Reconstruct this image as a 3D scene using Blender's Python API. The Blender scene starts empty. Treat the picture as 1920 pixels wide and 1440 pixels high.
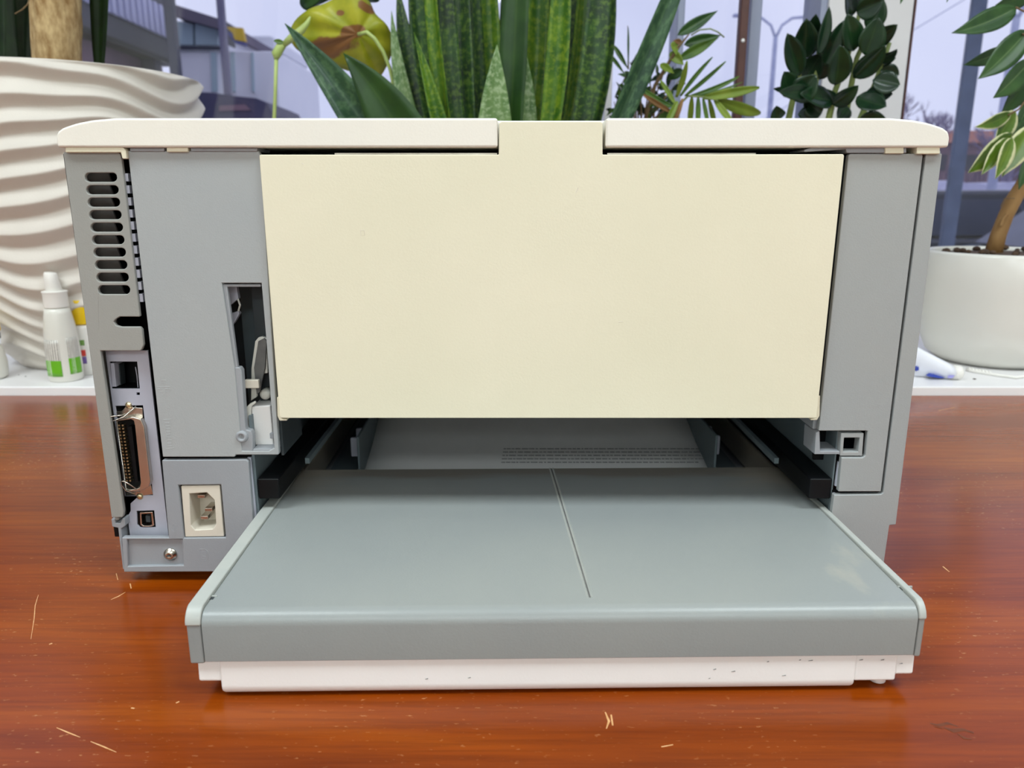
import bpy, bmesh, math, random
from mathutils import Vector, Matrix, noise
R = random.Random(7)
sc = bpy.context.scene
COL = sc.collection

# ------------------------------------------------------------------ camera, sky, lamps, exposure
F = 1444.0; PITCH = math.atan(360 / F); CH = 0.237
cam_d = bpy.data.cameras.new('camera'); cam = bpy.data.objects.new('camera', cam_d); COL.objects.link(cam)
cam.location = (0, 0, CH); cam.rotation_euler = (math.pi / 2 - PITCH, 0, 0)
cam_d.sensor_width = 36; cam_d.lens = F / 1920 * 36; cam_d.clip_start = 0.01; cam_d.clip_end = 300
cam_d.dof.use_dof = True; cam_d.dof.focus_distance = 0.46; cam_d.dof.aperture_fstop = 13
sc.camera = cam

w = bpy.data.worlds.new('sky'); sc.world = w; w.use_nodes = True
nt = w.node_tree; nt.nodes.clear()
out = nt.nodes.new('ShaderNodeOutputWorld'); bg = nt.nodes.new('ShaderNodeBackground')
tc = nt.nodes.new('ShaderNodeTexCoord'); ns = nt.nodes.new('ShaderNodeTexNoise'); rp = nt.nodes.new('ShaderNodeValToRGB')
ns.inputs['Scale'].default_value = 2.2; ns.inputs['Detail'].default_value = 4
rp.color_ramp.elements[0].position = .35; rp.color_ramp.elements[0].color = (.60, .64, .86, 1)
rp.color_ramp.elements[1].position = .7; rp.color_ramp.elements[1].color = (.76, .79, .98, 1)
nt.links.new(tc.outputs['Generated'], ns.inputs['Vector']); nt.links.new(ns.outputs['Fac'], rp.inputs['Fac'])
nt.links.new(rp.outputs['Color'], bg.inputs['Color']); bg.inputs['Strength'].default_value = 1.12
nt.links.new(bg.outputs['Background'], out.inputs['Surface'])

LAMPS = [(-1.05, -0.30, 33.5), (1.05, -0.30, 33.5), (-1.05, -3.3, 36), (1.05, -3.3, 36), (0.0, -4.7, 40)]   # ceiling luminaires: x, y, watts; the last is added to light the paper slot
CEIL = 2.05
for lx, ly, lw in LAMPS:
    ld = bpy.data.lights.new('luminaire_light', 'AREA'); ld.shape = 'RECTANGLE'; ld.size = 1.2; ld.size_y = 0.6
    ld.energy = lw; ld.color = (.87, .97, 1.0)
    lo = bpy.data.objects.new('luminaire_light', ld); COL.objects.link(lo); lo.location = (lx, ly, CEIL - .062)
sc.view_settings.view_transform = 'Standard'; sc.view_settings.look = 'None'
sc.view_settings.exposure = 0.0; sc.view_settings.gamma = 1.0; sc.view_settings.use_curve_mapping = False
sc.cycles.max_bounces = 8; sc.cycles.transparent_max_bounces = 16

# ------------------------------------------------------------------ photograph -> place
CP, SP = math.cos(PITCH), math.sin(PITCH)
def P(u, v, y):
    cx = (u - 960) / F; cy = (720 - v) / F; k = y / (CP + cy * SP)
    return (cx * k, CH + (-SP + cy * CP) * k)
def P3(u, v, y):
    x, z = P(u, v, y); return Vector((x, y, z))
def px(y, v=720):                       # metres per pixel at depth y
    return y / (CP + (720 - v) / F * SP) / F
def PL(pts, y): return [P(u, v, y) for u, v in pts]

# ------------------------------------------------------------------ materials
def lin(c):
    return tuple(((x / 255) / 12.92 if x / 255 <= .04045 else ((x / 255 + .055) / 1.055) ** 2.4) for x in c) + (1,)
MATS = {}
def mat(name, c1, c2=None, rough=.5, scale=12, metal=0, bump=0, bscale=None, spec=.5, stretch=None, coat=0, sss=0, detail=4):
    if name in MATS: return MATS[name]
    m = bpy.data.materials.new(name); m.use_nodes = True; t = m.node_tree; b = t.nodes['Principled BSDF']
    b.inputs['Roughness'].default_value = rough; b.inputs['Metallic'].default_value = metal
    b.inputs['Specular IOR Level'].default_value = spec; b.inputs['Coat Weight'].default_value = coat
    tcn = t.nodes.new('ShaderNodeTexCoord'); mp = t.nodes.new('ShaderNodeMapping')
    if stretch: mp.inputs['Scale'].default_value = stretch
    t.links.new(tcn.outputs['Object'], mp.inputs['Vector'])
    n = t.nodes.new('ShaderNodeTexNoise'); n.inputs['Scale'].default_value = scale; n.inputs['Detail'].default_value = detail
    t.links.new(mp.outputs['Vector'], n.inputs['Vector'])
    r = t.nodes.new('ShaderNodeValToRGB'); r.color_ramp.elements[0].position = .32; r.color_ramp.elements[1].position = .68
    r.color_ramp.elements[0].color = lin(c1); r.color_ramp.elements[1].color = lin(c2 or c1)
    t.links.new(n.outputs['Fac'], r.inputs['Fac']); t.links.new(r.outputs['Color'], b.inputs['Base Color'])
    if bump:
        n2 = t.nodes.new('ShaderNodeTexNoise'); n2.inputs['Scale'].default_value = bscale or 400; n2.inputs['Detail'].default_value = 3
        t.links.new(mp.outputs['Vector'], n2.inputs['Vector'])
        bp = t.nodes.new('ShaderNodeBump'); bp.inputs['Strength'].default_value = bump; bp.inputs['Distance'].default_value = .001
        t.links.new(n2.outputs['Fac'], bp.inputs['Height']); t.links.new(bp.outputs['Normal'], b.inputs['Normal'])
    MATS[name] = m; return m

M_cream = mat('yellowed_plastic', (229, 223, 198), (234, 227, 203), .42, 9, bump=.06, bscale=900)
M_ivory = mat('ivory_plastic', (236, 232, 222), (240, 235, 224), .4, 14, bump=.06, bscale=900)
M_white = mat('white_tray_plastic', (242, 240, 238), (246, 244, 242), .4, 12, bump=.05, bscale=700)
M_grey = mat('blue_grey_plastic', (160, 165, 169), (167, 170, 171), .48, 8, bump=.1, bscale=1100)
M_grey_r = mat('neutral_grey_plastic', (158, 162, 165), (163, 165, 164), .48, 8, bump=.1, bscale=1100)
M_warm = mat('warm_grey_plastic', (149, 149, 145), (155, 154, 149), .5, 9, bump=.1, bscale=1100)
M_base = mat('base_grey_plastic', (148, 152, 158), (156, 158, 162), .5, 10, bump=.1, bscale=1100)
M_lilac = mat('lilac_steel', (178, 180, 194), (188, 189, 202), .38, 30, metal=0, bump=.05, bscale=500)
M_dark = mat('dark_chassis', (44, 52, 56), (58, 66, 70), .55, 20)
M_teal = mat('inner_wall_plastic', (104, 118, 124), (118, 130, 134), .5, 20)
M_black = mat('black_plastic', (8, 9, 11), (14, 15, 18), .45, 20, spec=.2)
M_metal = mat('nickel_metal', (186, 178, 166), (214, 208, 198), .24, 60, metal=1)
M_gold = mat('contact_metal', (216, 196, 150), (228, 214, 180), .3, 60, metal=1)
M_inlet = mat('beige_inlet_plastic', (214, 206, 190), (221, 213, 198), .42, 20, bump=.05)
M_paper = mat('paper', (236, 234, 230), (240, 238, 234), .8, 20)
M_ink = mat('grey_ink', (150, 148, 146), (176, 174, 172), .8, 300)
M_levr = mat('lever_white_plastic', (222, 220, 210), (234, 231, 222), .4, 30)
M_smoke = mat('baffle_grey', (92, 92, 92), (116, 115, 112), .5, 80)

def two_layer(name, base1, base2, dirt, scale, rough, coverage=.62, stretch=None):
    m = mat(name, base1, base2, rough, 7, bump=.08, bscale=900)
    t = m.node_tree; b = t.nodes['Principled BSDF']; src = b.inputs['Base Color'].links[0].from_socket
    tcn = t.nodes.new('ShaderNodeTexCoord'); mp = t.nodes.new('ShaderNodeMapping')
    if stretch: mp.inputs['Scale'].default_value = stretch
    t.links.new(tcn.outputs['Object'], mp.inputs['Vector'])
    n = t.nodes.new('ShaderNodeTexNoise'); n.inputs['Scale'].default_value = scale; n.inputs['Detail'].default_value = 6; n.inputs['Roughness'].default_value = .65
    t.links.new(mp.outputs['Vector'], n.inputs['Vector'])
    r = t.nodes.new('ShaderNodeValToRGB'); r.color_ramp.elements[0].position = coverage; r.color_ramp.elements[1].position = coverage + .08
    r.color_ramp.elements[0].color = (0, 0, 0, 1); r.color_ramp.elements[1].color = (1, 1, 1, 1)
    t.links.new(n.outputs['Fac'], r.inputs['Fac'])
    mx = t.nodes.new('ShaderNodeMixRGB'); mx.inputs['Color2'].default_value = lin(dirt)
    t.links.new(r.outputs['Color'], mx.inputs['Fac']); t.links.new(src, mx.inputs['Color1']); t.links.new(mx.outputs['Color'], b.inputs['Base Color'])
    return m
M_tray = two_layer('tray_lid_plastic', (143, 148, 148), (150, 154, 152), (166, 165, 157), 9, .34, .66, (1, .5, 1))
def tray_dust(m):
    t = m.node_tree; b = t.nodes['Principled BSDF']; src = b.inputs['Base Color'].links[0].from_socket; L = t.links.new
    tcn = t.nodes.new('ShaderNodeTexCoord'); sx = t.nodes.new('ShaderNodeSeparateXYZ'); L(tcn.outputs['Object'], sx.inputs['Vector'])
    mp = t.nodes.new('ShaderNodeMapping'); mp.inputs['Scale'].default_value = (6, 30, 6); L(tcn.outputs['Object'], mp.inputs['Vector'])
    n = t.nodes.new('ShaderNodeTexNoise'); n.inputs['Scale'].default_value = 2.2; n.inputs['Detail'].default_value = 5; L(mp.outputs['Vector'], n.inputs['Vector'])
    def math_(op, a, b_):
        q = t.nodes.new('ShaderNodeMath'); q.operation = op
        for i, x in enumerate((a, b_)):
            if isinstance(x, (int, float)): q.inputs[i].default_value = x
            else: L(x, q.inputs[i])
        return q.outputs[0]
    def rng(x, a, b_, c=0, d=1):
        q = t.nodes.new('ShaderNodeMapRange'); q.inputs['From Min'].default_value = a; q.inputs['From Max'].default_value = b_; q.inputs['To Min'].default_value = c; q.inputs['To Max'].default_value = d; L(x, q.inputs['Value']); return q.outputs['Result']
    def mix(fac, cur, col):
        q = t.nodes.new('ShaderNodeMixRGB'); L(fac, q.inputs['Fac']); L(cur, q.inputs['Color1']); q.inputs['Color2'].default_value = lin(col); return q.outputs['Color']
    yy = math_('ADD', sx.outputs['Y'], math_('MULTIPLY', math_('SUBTRACT', n.outputs['Fac'], .5), .03))
    cur = mix(math_('MULTIPLY', rng(yy, .076, .086), .75), src, (128, 119, 106))
    ax = math_('ABSOLUTE', math_('SUBTRACT', sx.outputs['X'], .001), 0)
    cor = math_('MULTIPLY', rng(math_('ADD', ax, math_('MULTIPLY', math_('SUBTRACT', n.outputs['Fac'], .5), .08)), .125, .165), rng(yy, .045, .078))
    cur = mix(math_('MULTIPLY', cor, .75), cur, (176, 168, 154))
    L(cur, b.inputs['Base Color'])
tray_dust(M_tray)
M_trim = mat('rim_grey_plastic', (172, 176, 172), (182, 184, 178), .45, 40)

# ------------------------------------------------------------------ object helpers
ORG = {}
def setp(o, label=None, cat=None, group=None, kind=None):
    if label: o['label'] = label
    if cat: o['category'] = cat
    if group: o['group'] = group
    if kind: o['kind'] = kind
    return o
def thing(name, loc, label, cat, group=None):
    o = bpy.data.objects.new(name, None); COL.objects.link(o); o.location = loc; o.empty_display_size = .02
    ORG[o.name] = Vector(loc); return setp(o, label, cat, group)
def mk(name, verts, faces, m, parent=None, origin=None, smooth=False, bevel=0, seg=2, solid=0, uv=None):
    """one mesh object; verts are world positions"""
    if parent is not None: po = ORG[parent.name]
    else: po = Vector((0, 0, 0))
    og = Vector(origin) if origin is not None else (po if parent is not None else Vector((0, 0, 0)))
    me = bpy.data.meshes.new(name)
    me.from_pydata([tuple(Vector(v) - og) for v in verts], [], faces)
    bm = bmesh.new(); bm.from_mesh(me); bmesh.ops.recalc_face_normals(bm, faces=bm.faces); bm.to_mesh(me); bm.free()
    if uv is not None:
        ul = me.uv_layers.new(name='UVMap')
        for lp in me.loops: ul.data[lp.index].uv = uv[lp.vertex_index]
    me.materials.append(m)
    if smooth or bevel:
        for p in me.polygons: p.use_smooth = True
    o = bpy.data.objects.new(name, me); COL.objects.link(o); ORG[o.name] = og
    if parent is not None: o.parent = parent
    o.location = og - po
    if bevel:
        b = o.modifiers.new('bevel', 'BEVEL'); b.width = bevel; b.segments = seg; b.limit_method = 'ANGLE'; b.angle_limit = math.radians(35); b.harden_normals = True
    if solid:
        s = o.modifiers.new('solid', 'SOLIDIFY'); s.thickness = solid; s.offset = 0
    return o
class MB:
    """collects shapes into one mesh"""
    def __init__(s): s.v = []; s.f = []
    def add(s, vs, fs):
        k = len(s.v); s.v += [Vector(q) for q in vs]; s.f += [[i + k for i in f] for f in fs]; return s
    def box(s, x0, x1, y0, y1, z0, z1):
        return s.add([(x, y, z) for x in (x0, x1) for y in (y0, y1) for z in (z0, z1)],
                     [(0, 1, 3, 2), (4, 6, 7, 5), (0, 4, 5, 1), (2, 3, 7, 6), (0, 2, 6, 4), (1, 5, 7, 3)])
    def prism(s, outl, y0, y1, holes=()):
        """(x,z) outline with holes, extruded from y0 to y1"""
        bm = bmesh.new()
        def loop(pts):
            vs = [bm.verts.new((x, y0, z)) for x, z in pts]
            return [bm.edges.new((vs[i], vs[(i + 1) % len(vs)])) for i in range(len(vs))]
        es = loop(outl)
        if not holes: bm.faces.new([e.verts[0] for e in es]) if False else bm.faces.new(list(bm.verts))
        else:
            for h in holes: es += loop(h)
            bmesh.ops.triangle_fill(bm, edges=es, use_beauty=True)
        r = bmesh.ops.extrude_face_region(bm, geom=list(bm.faces))
        for e in r['geom']:
            if isinstance(e, bmesh.types.BMVert): e.co.y = y1
        bmesh.ops.recalc_face_normals(bm, faces=bm.faces)
        bm.verts.index_update()
        s.add([q.co.copy() for q in bm.verts], [[q.index for q in f.verts] for f in bm.faces]); bm.free(); return s
    def prof(s, pts, x0, x1):
        """(y,z) profile extruded along x"""
        n = len(pts)
        s.add([(x0, y, z) for y, z in pts] + [(x1, y, z) for y, z in pts],
              [tuple(range(n)), tuple(range(2 * n - 1, n - 1, -1))] + [(i, (i + 1) % n, n + (i + 1) % n, n + i) for i in range(n)]); return s
    def tube(s, pts, rad, n=8, cap=True):
        pts = [Vector(q) for q in pts]; rads = rad if isinstance(rad, (list, tuple)) else [rad] * len(pts)
        vs = []; fs = []; up = None
        for i, p in enumerate(pts):
            t = (pts[min(i + 1, len(pts) - 1)] - pts[max(i - 1, 0)]).normalized()
            if up is None: up = Vector((0, 0, 1)) if abs(t.z) < .9 else Vector((1, 0, 0))
            a = t.cross(up).normalized(); up = a.cross(t).normalized()
            for k in range(n):
                an = 2 * math.pi * k / n; vs.append(p + (a * math.cos(an) + up * math.sin(an)) * rads[i])
        for i in range(len(pts) - 1):
            for k in range(n): fs.append((i * n + k, i * n + (k + 1) % n, (i + 1) * n + (k + 1) % n, (i + 1) * n + k))
        if cap: fs += [tuple(range(n)), tuple(range(len(pts) * n - 1, len(pts) * n - n - 1, -1))]
        return s.add(vs, fs)
    def lathe(s, c, prof, n=32, axis='z', cap=True):
        """profile of (radius, height) around c"""
        vs = []; fs = []; c = Vector(c)
        for r, h in prof:
            for k in range(n):
                a = 2 * math.pi * k / n; q = (r * math.cos(a), r * math.sin(a), h)
                if axis == 'y': q = (q[0], q[2], q[1])
                if axis == 'x': q = (q[2], q[0], q[1])
                vs.append(c + Vector(q))
        for i in range(len(prof) - 1):
            for k in range(n): fs.append((i * n + k, i * n + (k + 1) % n, (i + 1) * n + (k + 1) % n, (i + 1) * n + k))
        if cap: fs += [tuple(range(n)), tuple(range(len(prof) * n - 1, len(prof) * n - n - 1, -1))]
        return s.add(vs, fs)
    def out(s, name, m, parent=None, **k): return mk(name, s.v, s.f, m, parent, **k)
def rrect(x0, x1, z0, z1, r, n=4):
    pts = []
    for cx, cz, a0 in ((x1 - r, z1 - r, 0), (x0 + r, z1 - r, 90), (x0 + r, z0 + r, 180), (x1 - r, z0 + r, 270)):
        for i in range(n + 1):
            a = math.radians(a0 + 90 * i / n); pts.append((cx + r * math.cos(a), cz + r * math.sin(a)))
    return pts
def bez(a, b, c, n=8):
    a, b, c = Vector(a), Vector(b), Vector(c)
    return [a * (1 - t) ** 2 + b * 2 * t * (1 - t) + c * t * t for t in [i / n for i in range(n + 1)]]
def struct(name, mb, m, **k): return setp(mb.out(name, m, **k), kind='structure')

# ------------------------------------------------------------------ room shell
M_wall = mat('wall_paint', (226, 223, 216), (232, 229, 222), .8, 3)
M_ceil = mat('ceiling_paint', (238, 237, 233), (242, 241, 238), .85, 3)
M_floor = mat('floor_lino', (150, 140, 128), (166, 156, 142), .5, 6)
M_pvc = mat('pvc_frame', (206, 204, 206), (214, 212, 213), .35, 5)
M_pvc2 = mat('aluminium_and_edge_shade', (132, 140, 166), (146, 152, 174), .4, 5)
M_sill = mat('white_sill', (238, 236, 236), (243, 241, 241), .3, 6)
M_brown = mat('brown_profile', (74, 42, 36), (86, 50, 42), .5, 20)
WY = 1.47; FL = -.76; TZ = -.005
struct('floor', MB().box(-2.6, 2.6, -5.2, 1.40, FL - .05, FL), M_floor)
struct('ceiling', MB().box(-2.6, 2.6, -5.2, 1.56, CEIL, CEIL + .05), M_ceil)
struct('wall_left', MB().box(-2.65, -2.6, -5.2, 1.56, FL, CEIL), M_wall)
struct('wall_right', MB().box(2.6, 2.65, -5.2, 1.56, FL, CEIL), M_wall)
struct('wall_back', MB().box(-2.6, 2.6, -5.25, -5.2, FL, CEIL), M_wall)
struct('wall_front', MB().box(-2.6, 2.6, 1.40, 1.56, FL, -.03), M_wall)
struct('trim_1', MB().box(-2.6, 2.6, .9150, 1.42, -.03, .0055), M_sill, bevel=.002)

# the window: frame rails, wide post, slim posts and one pane per bay
win = bpy.data.objects.new('window_1', None); COL.objects.link(win); win.location = (0, WY, -.03); ORG[win.name] = Vector((0, WY, -.03)); setp(win, kind='structure')
def vpost(name, ua, ub, v, m, y0, y1, z0=-.03, z1=CEIL):
    xa, xb = P(ua, v, y0)[0], P(ub, v, y0)[0]
    return MB().box(xa, xb, y0, y1, z0, z1).out(name, m, win, bevel=.003)
MB().box(-2.6, 2.6, WY - .04, WY + .05, -.03, .075).out('window_frame', M_pvc, win, bevel=.004)
MB().box(-2.6, 2.6, WY - .04, WY + .05, CEIL - .10, CEIL).out('window_frame', M_pvc, win, bevel=.004)
vpost('window_post', 1546, 1704, 100, M_pvc, WY - .05, WY + .05, .075, CEIL - .1)
vpost('window_post', 1531, 1545, 100, M_pvc2, WY - .045, WY + .04, .075, CEIL - .1)  # shadow along the wide post's edge, put in as a bluish strip
vpost('window_post', 1705, 1709, 100, M_brown, WY - .045, WY + .04, .075, CEIL - .1)
vpost('window_post', 1136, 1150, 100, M_pvc, WY - .03, WY + .05, .075, CEIL - .1)
vpost('window_post', 1267, 1281, 100, M_pvc2, WY - .02, WY + .05, .075, CEIL - .1)
vpost('window_post', 1402, 1424, 100, M_pvc2, WY - .01, WY + .05, .075, CEIL - .1)
bar = vpost('brown_strip', 1384, 1400, 100, M_brown, WY - .04, WY - .02, .075, CEIL - .1)
c = P3(1393, 76, WY - .0405)
MB().lathe(c, [(.0032, 0), (.0028, -.0012), (.0012, -.0018)], 12, 'y').out('screw', M_white, bar, smooth=True)
gm = bpy.data.materials.new('window_glass'); gm.use_nodes = True; t = gm.node_tree; t.nodes.clear()
o_ = t.nodes.new('ShaderNodeOutputMaterial'); mx_ = t.nodes.new('ShaderNodeMixShader'); tr_ = t.nodes.new('ShaderNodeBsdfTransparent'); gl_ = t.nodes.new('ShaderNodeBsdfGlossy')
tr_.inputs['Color'].default_value = (.95, .955, .98, 1); gl_.inputs['Roughness'].default_value = .02
nz_ = t.nodes.new('ShaderNodeTexNoise'); nz_.inputs['Scale'].default_value = 3; mr_ = t.nodes.new('ShaderNodeMapRange')
mr_.inputs['To Min'].default_value = .02; mr_.inputs['To Max'].default_value = .05
t.links.new(nz_.outputs['Fac'], mr_.inputs['Value']); t.links.new(mr_.outputs['Result'], mx_.inputs['Fac'])
t.links.new(tr_.outputs['BSDF'], mx_.inputs[1]); t.links.new(gl_.outputs['BSDF'], mx_.inputs[2]); t.links.new(mx_.outputs['Shader'], o_.inputs['Surface'])
xs = [-2.6, P(1143, 100, WY)[0], P(1274, 100, WY)[0], P(1413, 100, WY)[0], P(1538, 100, WY)[0]]
for a, b in list(zip(xs[:-1], xs[1:])) + [(P(1704, 100, WY)[0], 2.6)]:
    MB().box(a + .004, b - .004, WY + .008, WY + .014, .06, CEIL - .09).out('pane', gm, win)

for lx, ly, lw in LAMPS:
    t_ = thing('ceiling_light', (lx, ly, CEIL - .06), 'flat rectangular ceiling luminaire, ' + ('left' if lx < 0 else 'right' if lx > 0 else 'single one') + (' of the pair over the table' if ly > -2 else ' of the pair behind the table' if ly > -4 else ' nearest the back wall, added to light the paper slot'), 'ceiling light', 'ceiling luminaires')
    MB().box(lx - .62, lx + .62, ly - .32, ly + .32, CEIL - .06, CEIL - .0005).out('housing', M_pvc, t_, bevel=.004)

# ------------------------------------------------------------------ table
def wood():
    m = bpy.data.materials.new('varnished_wood'); m.use_nodes = True; t = m.node_tree; b = t.nodes['Principled BSDF']; L = t.links.new
    tcn = t.nodes.new('ShaderNodeTexCoord')
    def noi(scale, vec, detail=5, rough=.6, dist=0):
        mp = t.nodes.new('ShaderNodeMapping'); mp.inputs['Scale'].default_value = vec; L(tcn.outputs['Object'], mp.inputs['Vector'])
        n = t.nodes.new('ShaderNodeTexNoise'); n.inputs['Scale'].default_value = scale; n.inputs['Detail'].default_value = detail
        n.inputs['Roughness'].default_value = rough; n.inputs['Distortion'].default_value = dist; L(mp.outputs['Vector'], n.inputs['Vector']); return n
    def ramp(n, stops):
        r = t.nodes.new('ShaderNodeValToRGB'); e = r.color_ramp.elements
        while len(e) < len(stops): e.new(.5)
        for q, (p, cc) in zip(e, stops): q.position = p; q.color = lin(cc) if max(cc) > 1 else tuple(cc) + (1,)
        L(n.outputs['Fac'], r.inputs['Fac']); return r
    def mix(f, a, bb, mode='MIX'):
        q = t.nodes.new('ShaderNodeMixRGB'); q.blend_type = mode
        if isinstance(f, float): q.inputs['Fac'].default_value = f
        else: L(f, q.inputs['Fac'])
        L(a, q.inputs['Color1']); L(bb, q.inputs['Color2']); return q
    big = ramp(noi(3.2, (.8, 4.5, 1), 4, .55, .6), [(.3, (122, 48, 5)), (.5, (140, 60, 3)), (.7, (160, 76, 6))])
    fine = ramp(noi(9, (1.2, 26, 1), 6, .7, .3), [(.34, (.66, .60, .55)), (.56, (1, 1, 1))])
    m1 = mix(.75, big.outputs['Color'], fine.outputs['Color'], 'MULTIPLY')
    speck = ramp(noi(240, (1, 2.2, 1), 2, .5), [(.66, (0, 0, 0)), (.8, (1, 1, 1))])
    area = ramp(noi(5, (1, 1, 1), 3), [(.42, (0, 0, 0)), (.66, (1, 1, 1))])
    f = mix(1.0, speck.outputs['Color'], area.outputs['Color'], 'MULTIPLY')
    dust = t.nodes.new('ShaderNodeRGB'); dust.outputs[0].default_value = lin((206, 150, 96))
    m2 = mix(f.outputs['Color'], m1.outputs['Color'], dust.outputs[0])
    L(m2.outputs['Color'], b.inputs['Base Color'])
    ro = t.nodes.new('ShaderNodeMapRange'); ro.inputs['To Min'].default_value = .13; ro.inputs['To Max'].default_value = .26
    L(noi(7, (1, 1, 1)).outputs['Fac'], ro.inputs['Value']); L(ro.outputs['Result'], b.inputs['Roughness'])
    bp = t.nodes.new('ShaderNodeBump'); bp.inputs['Strength'].default_value = .12; bp.inputs['Distance'].default_value = .0006
    L(noi(60, (.5, 6, 1)).outputs['Fac'], bp.inputs['Height']); L(bp.outputs['Normal'], b.inputs['Normal'])
    b.inputs['Specular IOR Level'].default_value = .3
    return m
M_wood = wood()
M_scr = mat('bare_wood_scratch', (206, 150, 92), (232, 184, 130), .7, 300)
tab = thing('table', (0, .4, FL), 'reddish brown varnished wooden table under the printer', 'table')
top = MB().box(-1.15, 1.15, -.25, .9135, -.033, TZ).out('tabletop', M_wood, tab, bevel=.0015)
for lx in (-1.08, 1.08):
    for ly in (-.18, .83): MB().box(lx - .03, lx + .03, ly - .03, ly + .03, FL, -.033).out('leg', M_wood, tab, bevel=.002)
def Pt(u, v, z=TZ):
    cx = (u - 960) / F; cy = (720 - v) / F; k = (CH - z) / (SP - cy * CP); return Vector((cx * k, (CP + cy * SP) * k, z))
for pts, wd in [([(106, 1244), (110, 1268), (150, 1381)][:0] or [(72, 1115), (66, 1135), (64, 1160), (58, 1198)], 1.2), ([(208, 1124), (222, 1118), (235, 1110)], 2.2),
                ([(218, 1075), (221, 1087)], 1.2), ([(244, 1094), (246, 1103)], 1.6), ([(106, 1364), (130, 1374), (150, 1382)], 1.6), ([(170, 1390), (195, 1400), (218, 1410)], 1.6),
                ([(92, 1208), (98, 1206)], 2.2), ([(1135, 1335), (1142, 1352), (1137, 1366)], 3), ([(1146, 1340), (1149, 1360)], 2),
                ([(1768, 1062), (1780, 1072)], 2), ([(330, 1318), (336, 1315)], 2), ([(246, 1327), (252, 1328)], 1.8), ([(1760, 770), (1790, 764)], 1.5), ([(1240, 1400), (1262, 1396)], 1.4)]:
    q = [Pt(u, v, TZ + .00012) for u, v in pts]; wv = wd * .00022
    mb = MB().tube(q, [wv * .5] + [wv] * (len(q) - 2) + [wv * .4] if len(q) > 2 else wv, 5)
    for vv in mb.v: vv.z = TZ + .00005 + (vv.z - TZ - .00012) * .3
    mb.out('scratch', M_scr, top)
M_stain = mat('dark_table_stain', (98, 46, 14), (116, 56, 16), .5, 200)
for i_, (pts, wd) in enumerate([([(1744, 1356), (1760, 1360), (1778, 1356), (1796, 1362)], 5), ([(1770, 1364), (1786, 1370), (1806, 1368), (1826, 1374)], 6), ([(1796, 1376), (1808, 1384), (1822, 1386)], 4), ([(1752, 1362), (1768, 1366)], 3)]):
    q = [Pt(u, v, TZ + .0001) for u, v in pts]; wv = wd * .00028
    mb = MB().tube(q, [wv * .3] + [wv * R.uniform(.6, 1) for _ in q[2:]] + [wv * .3], 6)
    for vv in mb.v: vv.z = TZ + .00005 + .00003 * i_ + (vv.z - TZ - .0001) * .04
    mb.out('stain', M_stain, top)

# ------------------------------------------------------------------ printer
D = .447; BACK = .885
pr = thing('laser_printer', (-.005, .66, TZ), 'grey and cream laser printer seen from its back, paper tray pulled out', 'printer')
XL, XR = -.2505, .2405
# top cover: arched ends, a notch where the door's tab rises
def covtop(x):       # height of the cover over x
    zt = .2762
    for e, s in ((XL, 1), (XR, -1)):
        d = (x - e) * s; kn = [(0, .2655), (.0005, .2676), (.0014, .2692), (.0047, .2713), (.0125, .2736), (.0215, .2752), (.034, .2762)]
        for (d0, z0), (d1, z1) in zip(kn[:-1], kn[1:]):
            if d0 - 1e-9 <= d <= d1: zt = min(zt, z0 + (z1 - z0) * (d - d0) / (d1 - d0))
    return zt
def cov_outline(x0, x1):
    n = 40; xs = [x0 + (x1 - x0) * (i / n) for i in range(n + 1)]
    if x0 <= XL + 1e-6: xs = [XL + .034 * (i / 14) ** 2 for i in range(15)] + [x for x in xs if x > XL + .035]
    if x1 >= XR - 1e-6: xs = [x for x in xs if x < XR - .035] + [XR - .034 * (i / 14) ** 2 for i in range(14, -1, -1)]
    return [(x, covtop(x)) for x in xs] + [(x1, .2608), (x0, .2608)]
cov = MB()
cov.prism(cov_outline(XL, XR), .4585, BACK)
cov.prism(cov_outline(XL, P(933, 250, .443)[0]), .443, .4586)
cov.prism(cov_outline(P(1136, 250, .443)[0], XR), .443, .4586)
cov.out('top_cover', M_ivory, pr, bevel=.0014, seg=3)
# lip strips under the cover
MB().prism(PL([(122, 276), (230, 276), (236, 282), (237, 298), (229, 298), (226, 286), (122, 286)], .4442), .4442, .47).out('cover_lip', M_cream, pr, bevel=.0006)
MB().prism(PL([(1719, 274), (1763, 274), (1763, 289), (1719, 289)], .4442), .4442, .47).out('cover_lip', M_cream, pr, bevel=.0006)
MB().prism(PL([(312, 276), (352, 276), (352, 285), (312, 285)], .4448), .4448, .47).out('cover_clip', M_cream, pr, bevel=.0005)
MB().prism(PL([(1660, 274), (1695, 274), (1695, 288), (1660, 288)], .4448), .4448, .47).out('cover_clip', M_cream, pr, bevel=.0005)
MB().prism(PL([(243, 277), (308, 277), (308, 284), (243, 284)], .4460), .4460, .47).out('upper_rail', M_base, pr, bevel=.0005)
MB().prism(PL([(357, 277), (482, 277), (482, 284), (357, 284)], .4460), .4460, .47).out('upper_rail', M_base, pr, bevel=.0005)
MB().prism(PL([(1522, 276), (1700, 275), (1700, 287), (1588, 287), (1586, 280), (1508, 285), (1508, 281)], .4460), .4460, .47).out('upper_rail', M_base, pr, bevel=.0005)
MB().box(P(640, 283, .47)[0], P(933, 283, .47)[0], .452, .475, .2560, .2583).out('upper_rail', M_metal, pr)
MB().box(P(1132, 283, .47)[0], P(1400, 283, .47)[0], .452, .475, .2560, .2583).out('upper_rail', M_metal, pr)
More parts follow.
